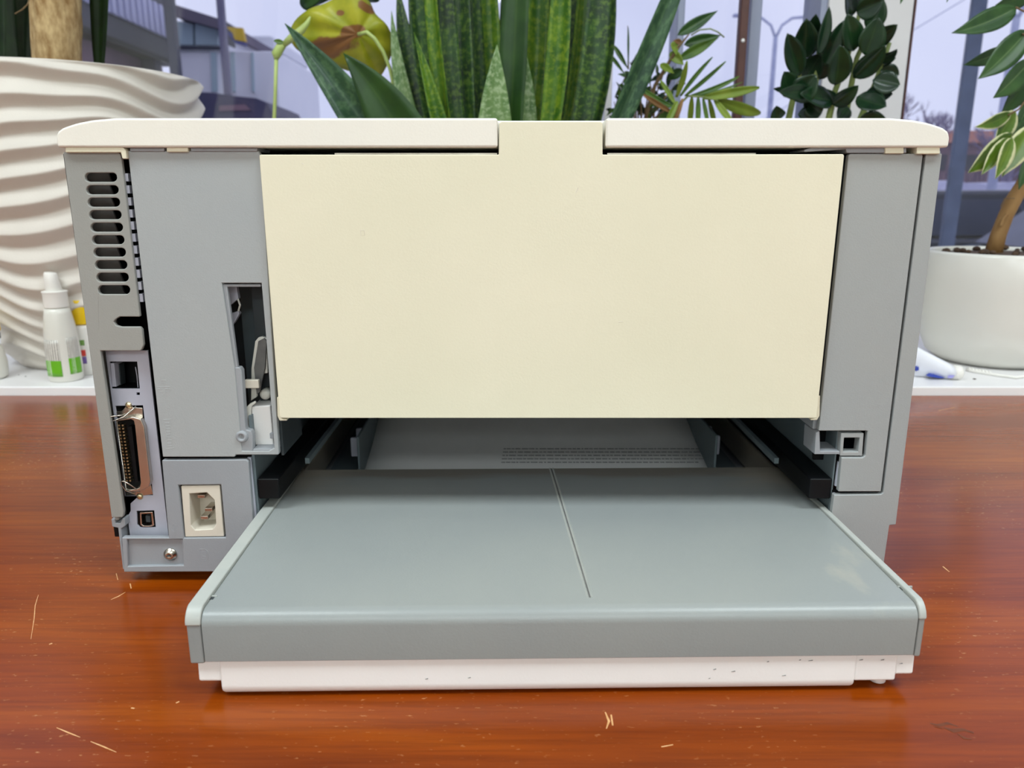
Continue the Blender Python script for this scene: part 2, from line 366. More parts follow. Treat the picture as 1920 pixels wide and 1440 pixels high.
# outer shell: side walls, floor, far wall
MB().box(XL, XL + .003, .450, BACK, .036, .2595).out('side_wall', M_warm, pr, bevel=.001)
MB().box(XR - .003, XR, .450, BACK, .033, .2595).out('side_wall', M_grey_r, pr, bevel=.001)
MB().box(-.2465, .2365, .4515, BACK, .0035, .008).out('bottom_plate', M_base, pr, bevel=.001)
MB().box(-.2465, .2365, BACK - .004, BACK, .008, .2600).out('front_wall', M_ivory, pr, bevel=.001)
for fx in (-.225, .215):
    for fy in (.475, .86): MB().lathe((fx, fy, 0), [(.008, TZ), (.009, TZ + .001), (.008, .0036)], 16).out('rubber_foot', M_black, pr)
# inner chassis: blocks left, right and above the paper path
ch = MB(); ch.box(-.2455, -.1595, .500, BACK - .005, .009, .2590); ch.box(.2015, .2365, .480, BACK - .005, .009, .2590); ch.box(-.1590, .2010, .470, BACK - .005, .1055, .2590)
ch.out('chassis', M_dark, pr)
MB().box(-.1580, .1995, .4580, .795, .1047, .1054).out('bounce_plate', M_lilac, pr)  # added pale reflector, bounces light from the lid onto the paper
# vent cover with ten slots and a notch
Yv = D
def slot(ua, ub, v, h=8.4, y=Yv):
    pts = []
    for i in range(9): a = math.radians(90 + 180 * i / 8); pts.append((ua + h + math.cos(a) * h, v - math.sin(a) * h))
    for i in range(9): a = math.radians(-90 + 180 * i / 8); pts.append((ub - h + math.cos(a) * h, v - math.sin(a) * h))
    return PL(pts, y)
slots = [(159 + i * 2.72, 219 + i * 2.72, 332.5 + i * 23.45) for i in range(10)]
vout = [(118, 285), (218, 284), (225, 288), (228, 300), (262, 594), (224, 594)] + [(216, 599), (213, 604), (217, 610), (226, 613)] + [(262, 613), (266, 618), (269, 646), (266, 655), (262, 658), (188, 658), (232, 958), (230, 970), (209, 971)]
MB().prism(PL(vout, Yv), Yv, Yv + .0028, [slot(*s) for s in slots]).out('vent_cover', M_warm, pr, bevel=.0006)
for ua, ub, v in slots:      # slanted baffle behind each slot
    a = P3(ua - 4, v, .457); b = P3(ub - 13, v, .460); h = .0033
    MB().add([(a.x, .456, a.z - h), (b.x, .462, b.z - h), (b.x, .458, b.z + h), (a.x, .453, a.z + h), (a.x, .4575, a.z - h), (b.x, .4635, b.z - h), (b.x, .4595, b.z + h), (a.x, .4545, a.z + h)],
             [(0, 1, 2, 3), (7, 6, 5, 4), (0, 4, 5, 1), (1, 5, 6, 2), (2, 6, 7, 3), (3, 7, 4, 0)]).out('vent_baffle', M_smoke, pr)
MB().box(P(120, 300, .478)[0], -.200, .478, .480, .012, .2590).out('duct_wall', M_black, pr)
for i in range(11):          # comb beside the vent cover
    v = 333 + i * 22.6; u = 233.5 + i * 2.75
    MB().prism(PL([(u, v - 8), (u + 6, v - 8), (u + 7.5, v + 7), (u + 1.5, v + 7)], .4490), .4490, .476).out('comb_tooth', M_lilac, pr)
# main left panel with the lever opening
Ym = D
hole_l = PL([(416, 531), (490, 531), (500, 650), (514, 840), (503, 846), (454, 846), (440, 690)], Ym)
MB().prism(PL([(239, 283), (484, 283), (489, 291), (523, 849), (522, 853), (442, 853), (440, 857), (305, 857)], Ym), Ym, Ym + .004, [hole_l]).out('left_panel', M_grey, pr, bevel=.0006)
MB().prism(PL([(417, 533), (489, 533), (489, 538), (426, 538), (446, 690), (440, 690)], Ym + .0012), Ym + .0012, Ym + .004).out('opening_rim', M_base, pr, bevel=.0004)
# pocket plate, boss and moulded ledge in the opening
MB().prism(PL([(429, 689), (449, 689), (453, 695), (460, 800), (462, 806), (470, 808), (474, 815), (474, 846), (442, 849)], Ym + .0006), Ym + .0006, Ym + .006).out('pocket_plate', M_base, pr, bevel=.0006)
bs = P3(453, 819, Ym)
MB().lathe(bs, [(.0014, .0004), (.0016, -.0008), (.0030, -.0012), (.0038, .0002), (.0040, .001)], 20, 'y', cap=True).out('screw_boss', M_base, pr, smooth=True)
MB().prism(PL([(474, 842), (514, 842), (516, 849), (474, 849)], Ym + .0008), Ym + .0008, .475).out('pocket_floor', M_base, pr, bevel=.0004)
MB().box(P(425, 600, .455)[0] - .004, -.160, .492, .494, .08, .2).out('pocket_wall', M_teal, pr)
MB().box(-.1425, -.1410, .4515, .494, .079, .2).out('pocket_wall', M_dark, pr)
# crank bracket at the pocket's top
MB().prism(PL([(427, 536), (443, 534), (447, 560), (432, 572), (429, 556)], .458), .458, .462).out('pocket_bracket', M_lilac, pr, bevel=.0004)
MB().prism(PL([(431, 588), (446, 583), (449, 588), (440, 604), (433, 612)], .458), .458, .462).out('pocket_bracket', M_lilac, pr, bevel=.0004)
MB().tube([P3(446, 560, .459), P3(450, 572, .457), P3(447, 583, .459)], .0006, 6).out('pocket_bracket', M_levr, pr)
# release lever: curved arm, cross pin, white block
lev = MB().prism(PL([(478, 640), (484, 633), (491, 631), (500, 634), (502, 700), (484, 702), (481, 745), (476, 748), (470, 752), (471, 690)], .462), .462, .465).out('release_lever', M_levr, pr, bevel=.0005)
MB().prism(PL([(484, 640), (495, 634), (500, 640), (497, 690), (487, 735), (481, 740), (476, 690)], .4605), .4605, .462).out('lever_web', M_smoke, lev, bevel=.0003)
MB().box(P(460, 716, .456)[0], P(487, 716, .456)[0], .454, .457, P(470, 727, .456)[1], P(470, 711, .456)[1]).out('lever_pin', M_inlet, lev, bevel=.0006)
MB().lathe(P3(499, 738, .466), [(.002, -.003), (.0034, -.002), (.0036, .004)], 16, 'y').out('lever_cam', M_levr, lev, smooth=True)
MB().prism(PL([(461, 764), (468, 757), (478, 752), (480, 756), (472, 762), (470, 770), (472, 806), (460, 806)], .455), .455, .457).out('lever_foot', M_levr, lev, bevel=.0006)
MB().prism(PL([(470, 762), (507, 760), (514, 843), (487, 843), (486, 836), (476, 835), (473, 805)], .457), .457, .485).out('lever_block', M_white, lev, bevel=.001)
MB().box(P(506, 815, .456)[0], P(513, 815, .456)[0], .4555, .459, P(506, 822, .456)[1], P(506, 812, .456)[1]).out('lever_tab', M_base, lev, bevel=.0003)
# embossed icons
def emb(name, segs, y, m=M_base, r=.00022):
    mb = MB()
    for s_ in segs: mb.tube([P3(u, v, y) for u, v in s_], r, 5)
    mb.out(name, m, pr)
emb('network_icon', [[(295, 725), (319, 725)], [(307, 725), (307, 719)], [(303, 713), (311, 713), (312, 719), (303, 719), (303, 713)], [(300, 725), (300, 729)], [(314, 725), (314, 729)],
                     [(296, 729), (304, 729), (304, 735), (297, 735), (296, 729)], [(310, 729), (318, 729), (319, 735), (311, 735), (310, 729)]], D + .0001, M_grey)
emb('parallel_port_icon', [[(306, 787), (321, 786)], [(311, 841), (327, 840)], [(309, 792), (314, 836)], [(318, 790), (323, 836)]] + [[(309 + i * .55, 793 + i * 5.4), (319 + i * .5, 792.5 + i * 5.4)] for i in range(9)], D + .0001, M_grey)
emb('usb_icon', [[(326, 982), (329, 1004)], [(323, 986), (326, 982), (330, 985)], [(321, 992), (327, 997)], [(333, 990), (328, 998)]], D + .0001, M_base)
emb('recycling_icon', [[(374, 1030), (384, 1029), (390, 1034), (391, 1045), (387, 1051), (376, 1052), (374, 1030)], [(379, 1034), (385, 1035), (385, 1039), (380, 1040)], [(380, 1042), (386, 1043), (386, 1047), (379, 1048)]], D + .0001, M_base)
# interface board with its sockets
Yi = .4555
rj = PL([(205, 678), (257, 678), (262, 729), (209, 729)], Yi); ce = PL([(216, 761), (268, 760), (287, 929), (234, 930)], Yi)
us = PL([(256, 958), (289, 957), (292, 989), (263, 989), (257, 984)], Yi); led = PL([(256, 736), (262, 736), (262, 741), (256, 741)], Yi)
MB().prism(PL([(197, 657), (277, 657), (316, 1004), (244, 1007)], Yi), Yi, Yi + .0012, [rj, ce, us, led]).out('interface_plate', M_lilac, pr, bevel=.0002)
MB().prism(PL([(187, 657), (201, 657), (243, 980), (228, 980)], .466), .466, .468).out('interface_backing', M_black, pr)
bx = MB()
for a, b in zip(rj, rj[1:] + rj[:1]): bx.add([(a[0], Yi + .001, a[1]), (b[0], Yi + .001, b[1]), (b[0], Yi + .016, b[1]), (a[0], Yi + .016, a[1])], [(0, 1, 2, 3)])
bx.add([(x, Yi + .016, z) for x, z in rj], [(0, 1, 2, 3)])
nj = bx.out('network_socket', M_black, pr, solid=.0003)
MB().prism(PL([(205, 681), (214, 681), (218, 725), (209, 725)], Yi + .001), Yi + .001, Yi + .012).out('socket_shield', M_lilac, nj)
MB().prism(PL([(214, 681), (224, 683), (227, 722), (218, 725)], Yi + .006), Yi + .006, Yi + .012).out('socket_shield', M_dark, nj)
MB().tube([P3(254, 688, Yi + .003), P3(257, 705, Yi + .003), P3(259, 728, Yi + .003)], .0003, 5).out('socket_contact', M_lilac, nj)
# wide parallel-port socket
def ringp(pts, y0, y1, grow):
    cx = sum(p[0] for p in pts) / len(pts); cz = sum(p[1] for p in pts) / len(pts)
    return pts
pout = [(x, z) for x, z in PL([(217, 786), (250, 781), (265, 786), (271, 800), (283, 902), (280, 912), (268, 919), (247, 922), (235, 921)], .4525)]
pin_ = [(x, z) for x, z in PL([(220, 790), (246, 786), (251, 789), (253, 798), (264, 905), (262, 913), (256, 916), (248, 917), (238, 917)], .4525)]
pp = MB().prism(pout, .4520, .468, [pin_]).out('parallel_socket', M_metal, pr, bevel=.0006)
MB().prism(pin_, .459, .467).out('socket_core', M_black, pp)
MB().prism(PL([(238, 800), (247, 799), (259, 904), (253, 905)], .4545), .4545, .4592).out('socket_tongue', M_black, pp, bevel=.0004)
for i in range(18):
    u = 230 + i * .83; v = 798 + i * 6.1
    MB().prism(PL([(u - 1.6, v - 1.7), (u + 1.6, v - 1.8), (u + 1.9, v + 1.2), (u - 1.3, v + 1.3)], .4558), .4558, .4588).out('contact_pin', M_gold, pp)
MB().prism(PL([(217, 772), (228, 771), (240, 757), (250, 764), (267, 765), (268, 786), (260, 783), (224, 783)], .4558), .4558, .459).out('mounting_ear', M_metal, pp, bevel=.0003)
MB().prism(PL([(244, 917), (282, 905), (287, 927), (272, 929), (263, 936), (252, 928), (236, 927)], .4558), .4558, .459).out('mounting_ear', M_metal, pp, bevel=.0003)
for u, v in ((241, 760), (262, 931)):
    MB().lathe(P3(u, v, .4555), [(.0022, .002), (.0022, 0), (.0014, -.001), (.0006, -.0011)], 16, 'y').out('socket_screw', M_gold, pp, smooth=True)
for w_ in ([(255, 762, .454), (232, 782, .4505), (206, 791, .449), (202, 787, .448), (206, 781, .448), (226, 779, .450), (236, 776, .4535)],
           [(252, 926, .454), (236, 920, .4505), (228, 910, .449), (226, 903, .4485), (232, 902, .4485), (246, 910, .450), (262, 922, .4535)]):
    MB().tube([P3(*q) for q in w_], .00042, 7).out('wire_bail', M_metal, pp, smooth=True)
# square usb socket
so = PL([(262, 961), (286, 960), (289, 985), (283, 988), (268, 988), (263, 984)], Yi - .0003); si = PL([(265, 964), (283, 963), (285, 984), (280, 985.5), (269, 985.5), (266, 983)], Yi - .0003)
ub = MB().prism(so, Yi - .0003, Yi + .012, [si]).out('usb_socket', M_metal, pr, bevel=.0002)
MB().prism(si, Yi + .008, Yi + .0115).out('socket_core', M_black, ub)
MB().prism(PL([(273, 967), (281, 967), (282, 979), (274, 979)], Yi + .001), Yi + .001, Yi + .009).out('socket_tongue', M_dark, ub)
# long side recess left of the interface plate
MB().prism(PL([(208, 973), (215, 973), (217, 981), (225, 981), (229, 972), (234, 972), (235, 986), (227, 992), (234, 1068), (230, 1068), (221, 990), (210, 988)], .4495), .4495, .47).out('corner_bracket', M_base, pr, bevel=.0006)
# power panel and base strip
Yp = D
inl = PL([(334, 910), (414, 909), (423, 1008), (345, 1009)], Yp); rec = PL([(238, 1012), (340, 1012), (344, 1060), (240, 1062)], Yp)
MB().prism(PL([(303, 863), (462, 862), (466, 866), (482, 1072), (232, 1073), (228, 1008), (316, 1008)], Yp), Yp, Yp + .004, [inl, rec]).out('power_panel', M_base, pr, bevel=.0007)
MB().prism(PL([(236, 1010), (344, 1010), (348, 1064), (238, 1066)], Yp + .0022), Yp + .0022, Yp + .004).out('recess_plate', M_base, pr)
sw = P3(320, 1039, Yp + .0022)
scw = MB().lathe(sw, [(.0042, 0), (.0042, -.0008), (.0030, -.0010), (.0028, -.0024), (.0016, -.0028), (.0004, -.0020)], 24, 'y').out('earth_screw', M_metal, pr, smooth=True)
MB().box(sw.x - .0016, sw.x + .0016, sw.y - .0029, sw.y - .0022, sw.z - .0003, sw.z + .0003).out('screw_slot', M_dark, scw)
io = PL([(339, 911), (412, 910), (420, 1006), (347, 1007)], Yp + .001)
ii = PL([(355, 926), (388, 924), (402, 938), (405, 983), (398, 992), (366, 994), (358, 985)], Yp + .001)
il = MB().prism(io, Yp + .001, Yp + .018, [ii]).out('power_inlet', M_inlet, pr, bevel=.0006)
MB().prism([(x * 1.0, z) for x, z in PL([(350, 920), (410, 920), (410, 1000), (352, 1000)], Yp + .0165)], Yp + .0165, Yp + .018).out('inlet_floor', M_inlet, il)
for u, v in ((377, 931), (391, 956), (383, 971)):
    q = P3(u, v, Yp + .006); MB().box(q.x - .0024, q.x + .0024, q.y, q.y + .011, q.z - .0011, q.z + .0011).out('power_pin', M_metal, il, bevel=.0003)
# strip beside the paper opening
MB().prism(PL([(463, 858), (470, 858), (483, 1000), (476, 1000)], .4505), .4505, .4525).out('frame_edge', M_lilac, pr, bevel=.0003)
# cream rear door with its tab
Yd = .4440
ds = PL([(486, 292), (488, 290), (935, 290), (936, 231), (940, 228), (1127, 228), (1130, 231), (1130, 290), (1581, 289), (1583, 292), (1532, 781), (1530, 784), (527, 784), (524, 781)], Yd)
MB().prism(ds, Yd, Yd + .012).out('rear_door', M_cream, pr, bevel=.0012, seg=3)
MB().prism(PL([(519, 745), (524, 745), (528, 785), (538, 786), (538, 789), (524, 789), (520, 780)], .4460), .4460, .456).out('door_hinge', M_cream, pr, bevel=.0004)
MB().prism(PL([(1538, 742), (1533, 742), (1530, 784), (1520, 785), (1520, 788), (1532, 788), (1537, 780)], .4460), .4460, .456).out('door_hinge', M_cream, pr, bevel=.0004)
for pts in ([(676, 432), (683, 432), (684, 441), (677, 442), (676, 432)], [(566, 306), (569, 309)], [(1160, 604), (1168, 603)], [(1084, 352), (1080, 362)]):
    MB().tube([P3(u, v, Yd + .00005) for u, v in pts], .00018, 5).out('scuff_mark', M_inlet, pr)
MB().prism(PL([(478, 292), (500, 292), (534, 782), (512, 782)], .458), .458, .462).out('door_jamb', M_dark, pr)
MB().prism(PL([(1572, 292), (1594, 292), (1540, 800), (1518, 800)], .458), .458, .462).out('door_jamb', M_dark, pr)
# right side: tall panel, outer frame, cut-out bracket
Yr = D
MB().prism(PL([(1591, 291), (1595, 288), (1728, 288), (1731, 291), (1652, 922), (1572, 922), (1578, 858), (1618, 858), (1623, 854), (1627, 809), (1624, 808), (1535, 808)], Yr), Yr, Yr + .004).out('right_panel', M_grey_r, pr, bevel=.0006)
MB().prism(PL([(1736, 291), (1739, 288), (1767, 288), (1680, 984), (1668, 985), (1655, 1073), (1545, 1073), (1564, 928), (1652, 927), (1656, 924)], Yr), Yr, Yr + .004).out('outer_frame', M_grey_r, pr, bevel=.0006)
MB().prism(PL([(1727, 290), (1742, 290), (1662, 926), (1646, 930), (1560, 932), (1560, 918), (1644, 918)], Yr + .006), Yr + .006, Yr + .008).out('gap_backing', M_black, pr)
MB().prism(PL([(1530, 812), (1537, 808), (1538, 846), (1575, 846), (1575, 852), (1527, 852)], Yr + .001), Yr + .001, Yr + .02).out('catch_bracket', M_base, pr, bevel=.0004)
MB().prism(PL([(1577, 812), (1620, 812), (1617, 855), (1575, 855)], Yr + .001), Yr + .001, Yr + .008, [PL([(1583, 821), (1612, 821), (1609, 847), (1581, 847)], Yr + .001)]).out('catch_frame', M_grey_r, pr, bevel=.0005)
MB().prism(PL([(1525, 800), (1630, 800), (1630, 862), (1525, 862)], Yr + .022), Yr + .022, Yr + .024).out('catch_backing', M_black, pr)
MB().prism(PL([(1572, 866), (1577, 866), (1571, 912), (1566, 912)], .4505), .4505, .4525).out('frame_edge', M_lilac, pr, bevel=.0003)
MB().prism(PL([(1563, 925), (1568, 925), (1556, 1000), (1551, 1000)], .4505), .4505, .4525).out('frame_edge', M_lilac, pr, bevel=.0003)
# paper path: walls, rails, ribs
MB().box(-.1615, -.1598, .453, .86, .009, .104).out('path_wall', M_teal, pr)
MB().box(.2003, .2013, .453, .86, .009, .104).out('path_wall', M_teal, pr)
MB().box(-.1597, .2002, .80, .805, .009, .1045).out('path_end_wall', M_teal, pr)
MB().box(.1845, .2002, .452, .50, .0955, .1040).out('path_corner', M_base, pr, bevel=.001)
for i in range(4): MB().box(-.1590, -.1555, .475 + i * .016, .482 + i * .016, .086, .1045).out('wall_rib', M_teal, pr)
for xa, xb in ((-.1590, -.1455), (.1860, .2000)):
    MB().box(xa, xb, .4515, .79, .0500, .0635).out('tray_rail', M_black, pr, bevel=.001)
MB().box(-.1420, -.1390, .50, .79, .056, .060).out('rail_ridge', M_teal, pr)
MB().box(.1800, .1830, .50, .79, .056, .060).out('rail_ridge', M_teal, pr)
for i, u in enumerate((717, 763, 791, 829, 847, 874, 907, 937, 959, 1003, 1027, 1071, 1103, 1125, 1157, 1183, 1203, 1240, 1269)):
    q = P3(u, 789, .56); MB().box(q.x - .0011, q.x + .0011, .558, .575, .0935, .1052).out('path_rib', M_black, pr)

# paper tray: turned about a degree
pv = Vector((.021, .43, .042))
def arc_(cy, cz, r, a0, a1, n=6): return [(cy + r * math.cos(math.radians(a0 + (a1 - a0) * i / n)), cz + r * math.sin(math.radians(a0 + (a1 - a0) * i / n))) for i in range(n + 1)]
TX0, TX1 = -.1502, .1955; ZT = .0422
lidp = [(.3318, .0163)] + arc_(.3388, ZT - .0070, .0070, 180, 90) + [(.528, ZT), (.528, ZT - .003), (.3470, ZT - .003), (.3400, ZT - .010), (.3400, .0163)]
tm = MB(); tm.prof(lidp, TX0, TX1)
tray = tm.out('paper_tray', M_tray, pr, origin=pv, bevel=.0004)
tray.rotation_euler.z = math.radians(.95)
def tsub(name, mb, m, **k): return mb.out(name, m, tray, **k)
# side rims, bent down at the front corner
for s, xa, xb, zt in ((-1, -.1580, -.1504, ZT + .0012), (1, .1957, .1995, ZT + .0012)):
    rim = arc_(.3400, zt - .0075, .0085, 180, 105, 5) + [(.455, zt), (.528, zt - .002), (.528, ZT - .006), (.344, ZT - .010)]
    tsub('side_rim', MB().prof(rim, xa, xb), M_trim, bevel=.0008)
    tsub('side_wall', MB().box(xa + .0004, xb - .0002, .3322, .78, .0150, ZT - .0045), M_tray, bevel=.001)
tsub('tray_floor', MB().box(-.150, .194, .345, .78, .0080, .0100), M_teal)
# centre groove: two ridges flanking a shallow line
ga, gb = (.0370, .344), (.0300, .5275)
g = MB()
for off in (-.0009, .0013):
    g.add([(ga[0] + off - .0007, ga[1], ZT), (ga[0] + off + .0007, ga[1], ZT), (gb[0] + off + .0007, gb[1], ZT), (gb[0] + off - .0007, gb[1], ZT),
           (ga[0] + off, ga[1], ZT + .0007), (gb[0] + off, gb[1], ZT + .0007)], [(0, 1, 4), (2, 3, 5), (0, 4, 5, 3), (1, 2, 5, 4)])
tsub('centre_ridge', g, M_trim)
tsub('centre_groove', MB().box(ga[0] - .0002, ga[0] + .0005, .346, .347, ZT - .0001, ZT + .0001).add(
    [(ga[0] - .0002, ga[1], ZT + .00008), (ga[0] + .0006, ga[1], ZT + .00008), (gb[0] + .0006, gb[1], ZT + .00008), (gb[0] - .0002, gb[1], ZT + .00008)], [(0, 1, 2, 3)]), M_smoke)
# clip windows near the front corners
for u, v, wd in ((390, 1122, 22), (1699, 1104, 22)):
    q = pv + Matrix.Rotation(math.radians(-.95), 3, 'Z') @ (Pt(u, v, ZT) - pv); sl = wd * .00013
    tsub('clip_window', MB().box(q.x - sl, q.x + sl, q.y - .0012, q.y + .0012, ZT - .001, ZT + .00012), M_dark)
    tsub('clip', MB().box(q.x - sl * 1.2, q.x + sl * 1.4, q.y + .0014, q.y + .0022, ZT - .001, ZT + .0006), M_trim, bevel=.0002)
# white front section
wf = MB(); wp = [(.3338, .0165)] + [(.3335, .0020)] + arc_(.3388, .0012, .0053, 180, 255, 4) + [(.40, -.0040), (.40, .0165)]
wf.prof(wp, -.1445, .1690)
wf.prof([(.3339, .0165), (.3339, .0006), (.341, -.0006), (.40, -.0006), (.40, .0165)], .1685, .1895)
wfo = tsub('tray_front', wf, M_white, bevel=.0012)
for xa, xb in ((-.1555, -.1440), (.1890, .1985)):
    MB().prof([(.3352, .0158), (.3345, .0038), (.3382, .0024), (.40, .0024), (.40, .0158)], xa, xb).out('end_hook', M_white, wfo, bevel=.0012)
for x, r, h in ((-.1375, .0022, .003), (.150, .003, .003), (.1640, .0035, .004), (.1845, .0042, .0060)):
    MB().lathe((x, .342, TZ + .0002), [(r * .6, 0), (r, .001), (r, h)], 16).out('foot', M_white, wfo, smooth=True)
# scuffs on the white front
for u, v, l in ((1520, 1239, 9), (1375, 1259, 8), (1470, 1267, 8), (1330, 1272, 4), (1615, 1238, 7), (1655, 1238, 7), (1500, 1238, 4), (1440, 1241, 4), (1340, 1255, 6), (800, 1272, 6), (880, 1270, 6), (1690, 1245, 6), (1575, 1226, 4)):
    q = pv + Matrix.Rotation(math.radians(-.95), 3, 'Z') @ (P3(u, v, .3335 + (u - 975) * 3.6e-6) - pv); q.y = .33350; a = l * .00023 / 2
    MB().tube([q + Vector((-a, 0, -.0001)), q + Vector((a, 0, .0002))], [.00012, .00022], 5).out('scuff', M_smoke, wfo)
# paper guides in the tray
for xa, xb, sg in ((-.1200, -.1180, 1), (.1640, .1660, -1)):
    gd = MB(); gd.prism([(xa, .012), (xb, .012), (xb, .050), (xa, .050)], .58, .72)
    gq = tsub('paper_guide', gd, M_teal, bevel=.0008)
    for k, yy in enumerate((.59, .615)):
        MB().box(xa - .004 * sg - .003, xa - .004 * sg + .003, yy, yy + .004, .030, .046).out('guide_clip', M_lilac, gq, bevel=.001)
# the sheet of paper lying in the tray
pth = [(.50, .0125), (.56, .013), (.60, .0165), (.64, .0245), (.68, .036), (.72, .050), (.75, .061)]
xs_ = (-.1265, .1685)
vs = []; fs = []
for i, (y, z) in enumerate(pth):
    for k in range(9): vs.append((xs_[0] + (xs_[1] - xs_[0]) * k / 8, y, z))
for i in range(len(pth) - 1):
    for k in range(8): fs.append((i * 9 + k, i * 9 + k + 1, (i + 1) * 9 + k + 1, (i + 1) * 9 + k))
sheet = mk('paper_sheet', vs, fs, M_paper, None, origin=(.02, .6, .0165), smooth=True, solid=.0004)
setp(sheet, 'printed sheet of paper lying in the open tray under the cream door', 'paper')
tx = MB()
for r_ in range(5):
    y = .606 + r_ * .0055; z = .0165 + (y - .60) * .2 + .0006
    x = P(940 + r_ * 1, 855, y)[0]
    while x < P(1310, 855, y)[0]:
        l = R.uniform(.0015, .006); tx.add([(x, y, z), (x + l, y, z), (x + l, y + .0016, z + .0004), (x, y + .0016, z + .0004)], [(0, 1, 2, 3)]); x += l + R.uniform(.0006, .0012)
setp(tx.out('printed_text', M_ink, sheet), kind='stuff')

# ------------------------------------------------------------------ plants: materials and leaves
def leafmat(name, dark, mid, light, band=0, mid_rib=.25, edge=None, rough=.38, bscale=9, bandmix=.6):
    m = bpy.data.materials.new(name); m.use_nodes = True; t = m.node_tree; b = t.nodes['Principled BSDF']; L = t.links.new
    uvn = t.nodes.new('ShaderNodeUVMap'); tcn = t.nodes.new('ShaderNodeTexCoord')
    n = t.nodes.new('ShaderNodeTexNoise'); n.inputs['Scale'].default_value = 35; n.inputs['Detail'].default_value = 4; L(tcn.outputs['Object'], n.inputs['Vector'])
    r = t.nodes.new('ShaderNodeValToRGB'); r.color_ramp.elements[0].position = .35; r.color_ramp.elements[1].position = .65
    r.color_ramp.elements[0].color = lin(dark); r.color_ramp.elements[1].color = lin(mid); L(n.outputs['Fac'], r.inputs['Fac'])
    cur = r.outputs['Color']
    def mixin(fac, col):
        nonlocal cur
        q = t.nodes.new('ShaderNodeMixRGB'); L(fac, q.inputs['Fac']); L(cur, q.inputs['Color1']); q.inputs['Color2'].default_value = lin(col); cur = q.outputs['Color']
    if band:
        mp = t.nodes.new('ShaderNodeMapping'); mp.inputs['Scale'].default_value = (2.2, band, 1); L(uvn.outputs['UV'], mp.inputs['Vector'])
        n2 = t.nodes.new('ShaderNodeTexNoise'); n2.inputs['Scale'].default_value = 1.6; n2.inputs['Detail'].default_value = 5; n2.inputs['Roughness'].default_value = .7; L(mp.outputs['Vector'], n2.inputs['Vector'])
        r2 = t.nodes.new('ShaderNodeValToRGB'); r2.color_ramp.elements[0].position = .48; r2.color_ramp.elements[1].position = .6
        r2.color_ramp.elements[0].color = (0, 0, 0, 1); r2.color_ramp.elements[1].color = (bandmix,) * 3 + (1,); L(n2.outputs['Fac'], r2.inputs['Fac']); mixin(r2.outputs['Color'], light)
    sx = t.nodes.new('ShaderNodeSeparateXYZ'); L(uvn.outputs['UV'], sx.inputs['Vector'])
    ab = t.nodes.new('ShaderNodeMath'); ab.operation = 'SUBTRACT'; L(sx.outputs['X'], ab.inputs[0]); ab.inputs[1].default_value = .5
    ab2 = t.nodes.new('ShaderNodeMath'); ab2.operation = 'ABSOLUTE'; L(ab.outputs[0], ab2.inputs[0])
    if mid_rib:
        mr = t.nodes.new('ShaderNodeMapRange'); mr.inputs['From Min'].default_value = .015; mr.inputs['From Max'].default_value = .04
        mr.inputs['To Min'].default_value = mid_rib; mr.inputs['To Max'].default_value = 0; L(ab2.outputs[0], mr.inputs['Value']); mixin(mr.outputs['Result'], light)
    if edge:
        ad = t.nodes.new('ShaderNodeMath'); ad.operation = 'MULTIPLY_ADD'; L(n.outputs['Fac'], ad.inputs[0]); ad.inputs[1].default_value = .5; L(ab2.outputs[0], ad.inputs[2])
        mr = t.nodes.new('ShaderNodeMapRange'); mr.inputs['From Min'].default_value = .60; mr.inputs['From Max'].default_value = .66; L(ad.outputs[0], mr.inputs['Value']); mixin(mr.outputs['Result'], edge)
    L(cur, b.inputs['Base Color']); b.inputs['Roughness'].default_value = rough
    # light passes through a leaf
    tl = t.nodes.new('ShaderNodeBsdfTranslucent'); L(cur, tl.inputs['Color']); ms = t.nodes.new('ShaderNodeMixShader'); ms.inputs['Fac'].default_value = .28
    L(b.outputs['BSDF'], ms.inputs[1]); L(tl.outputs['BSDF'], ms.inputs[2]); L(ms.outputs['Shader'], t.nodes['Material Output'].inputs['Surface'])
    return m
LM_snake = leafmat('snake_leaf_dark', (22, 52, 22), (42, 84, 26), (104, 136, 44), 30, 0, bandmix=.6)
LM_snake2 = leafmat('snake_leaf_bright', (48, 96, 16), (92, 132, 20), (140, 164, 36), 24, 0, bandmix=.6)
LM_snake3 = leafmat('snake_leaf_pale', (80, 122, 56), (128, 158, 96), (182, 202, 156), 16, 0, bandmix=.75)
LM_blue = leafmat('snake_leaf_bluish', (32, 70, 46), (54, 92, 58), (100, 138, 92), 12, .2, bandmix=.55)
LM_green = leafmat('deep_green_leaf', (30, 66, 20), (44, 82, 24), (86, 116, 46), 0, .2)
LM_zz = leafmat('glossy_dark_leaf', (18, 46, 28), (32, 64, 34), (66, 96, 54), 0, .25, rough=.25)
LM_fic = leafmat('ficus_leaf', (40, 78, 34), (62, 100, 46), (120, 146, 96), 0, .55)
LM_var = leafmat('variegated_leaf', (72, 106, 22), (104, 134, 30), (140, 160, 70), 0, .3, edge=(226, 226, 178))
LM_palm = leafmat('palm_leaf', (66, 104, 36), (100, 134, 48), (140, 166, 80), 0, .25)
LM_palm2 = leafmat('palm_leaf_pale', (120, 148, 44), (150, 170, 64), (176, 190, 100), 0, .25)
LM_strap = leafmat('strap_leaf', (16, 38, 12), (26, 56, 16), (50, 80, 30), 0, .0)
LM_dry = leafmat('dry_leaf', (132, 96, 52), (164, 124, 70), (180, 140, 90), 0, 0)
M_stemg = mat('green_stem', (108, 124, 62), (132, 146, 80), .5, 60)
M_stemp = mat('pale_green_stem', (166, 186, 104), (182, 198, 122), .5, 60)
M_twig = mat('brown_twig', (98, 78, 50), (128, 104, 70), .7, 80)
M_soil = mat('potting_soil', (52, 38, 28), (86, 64, 46), .9, 90, bump=1, bscale=150)
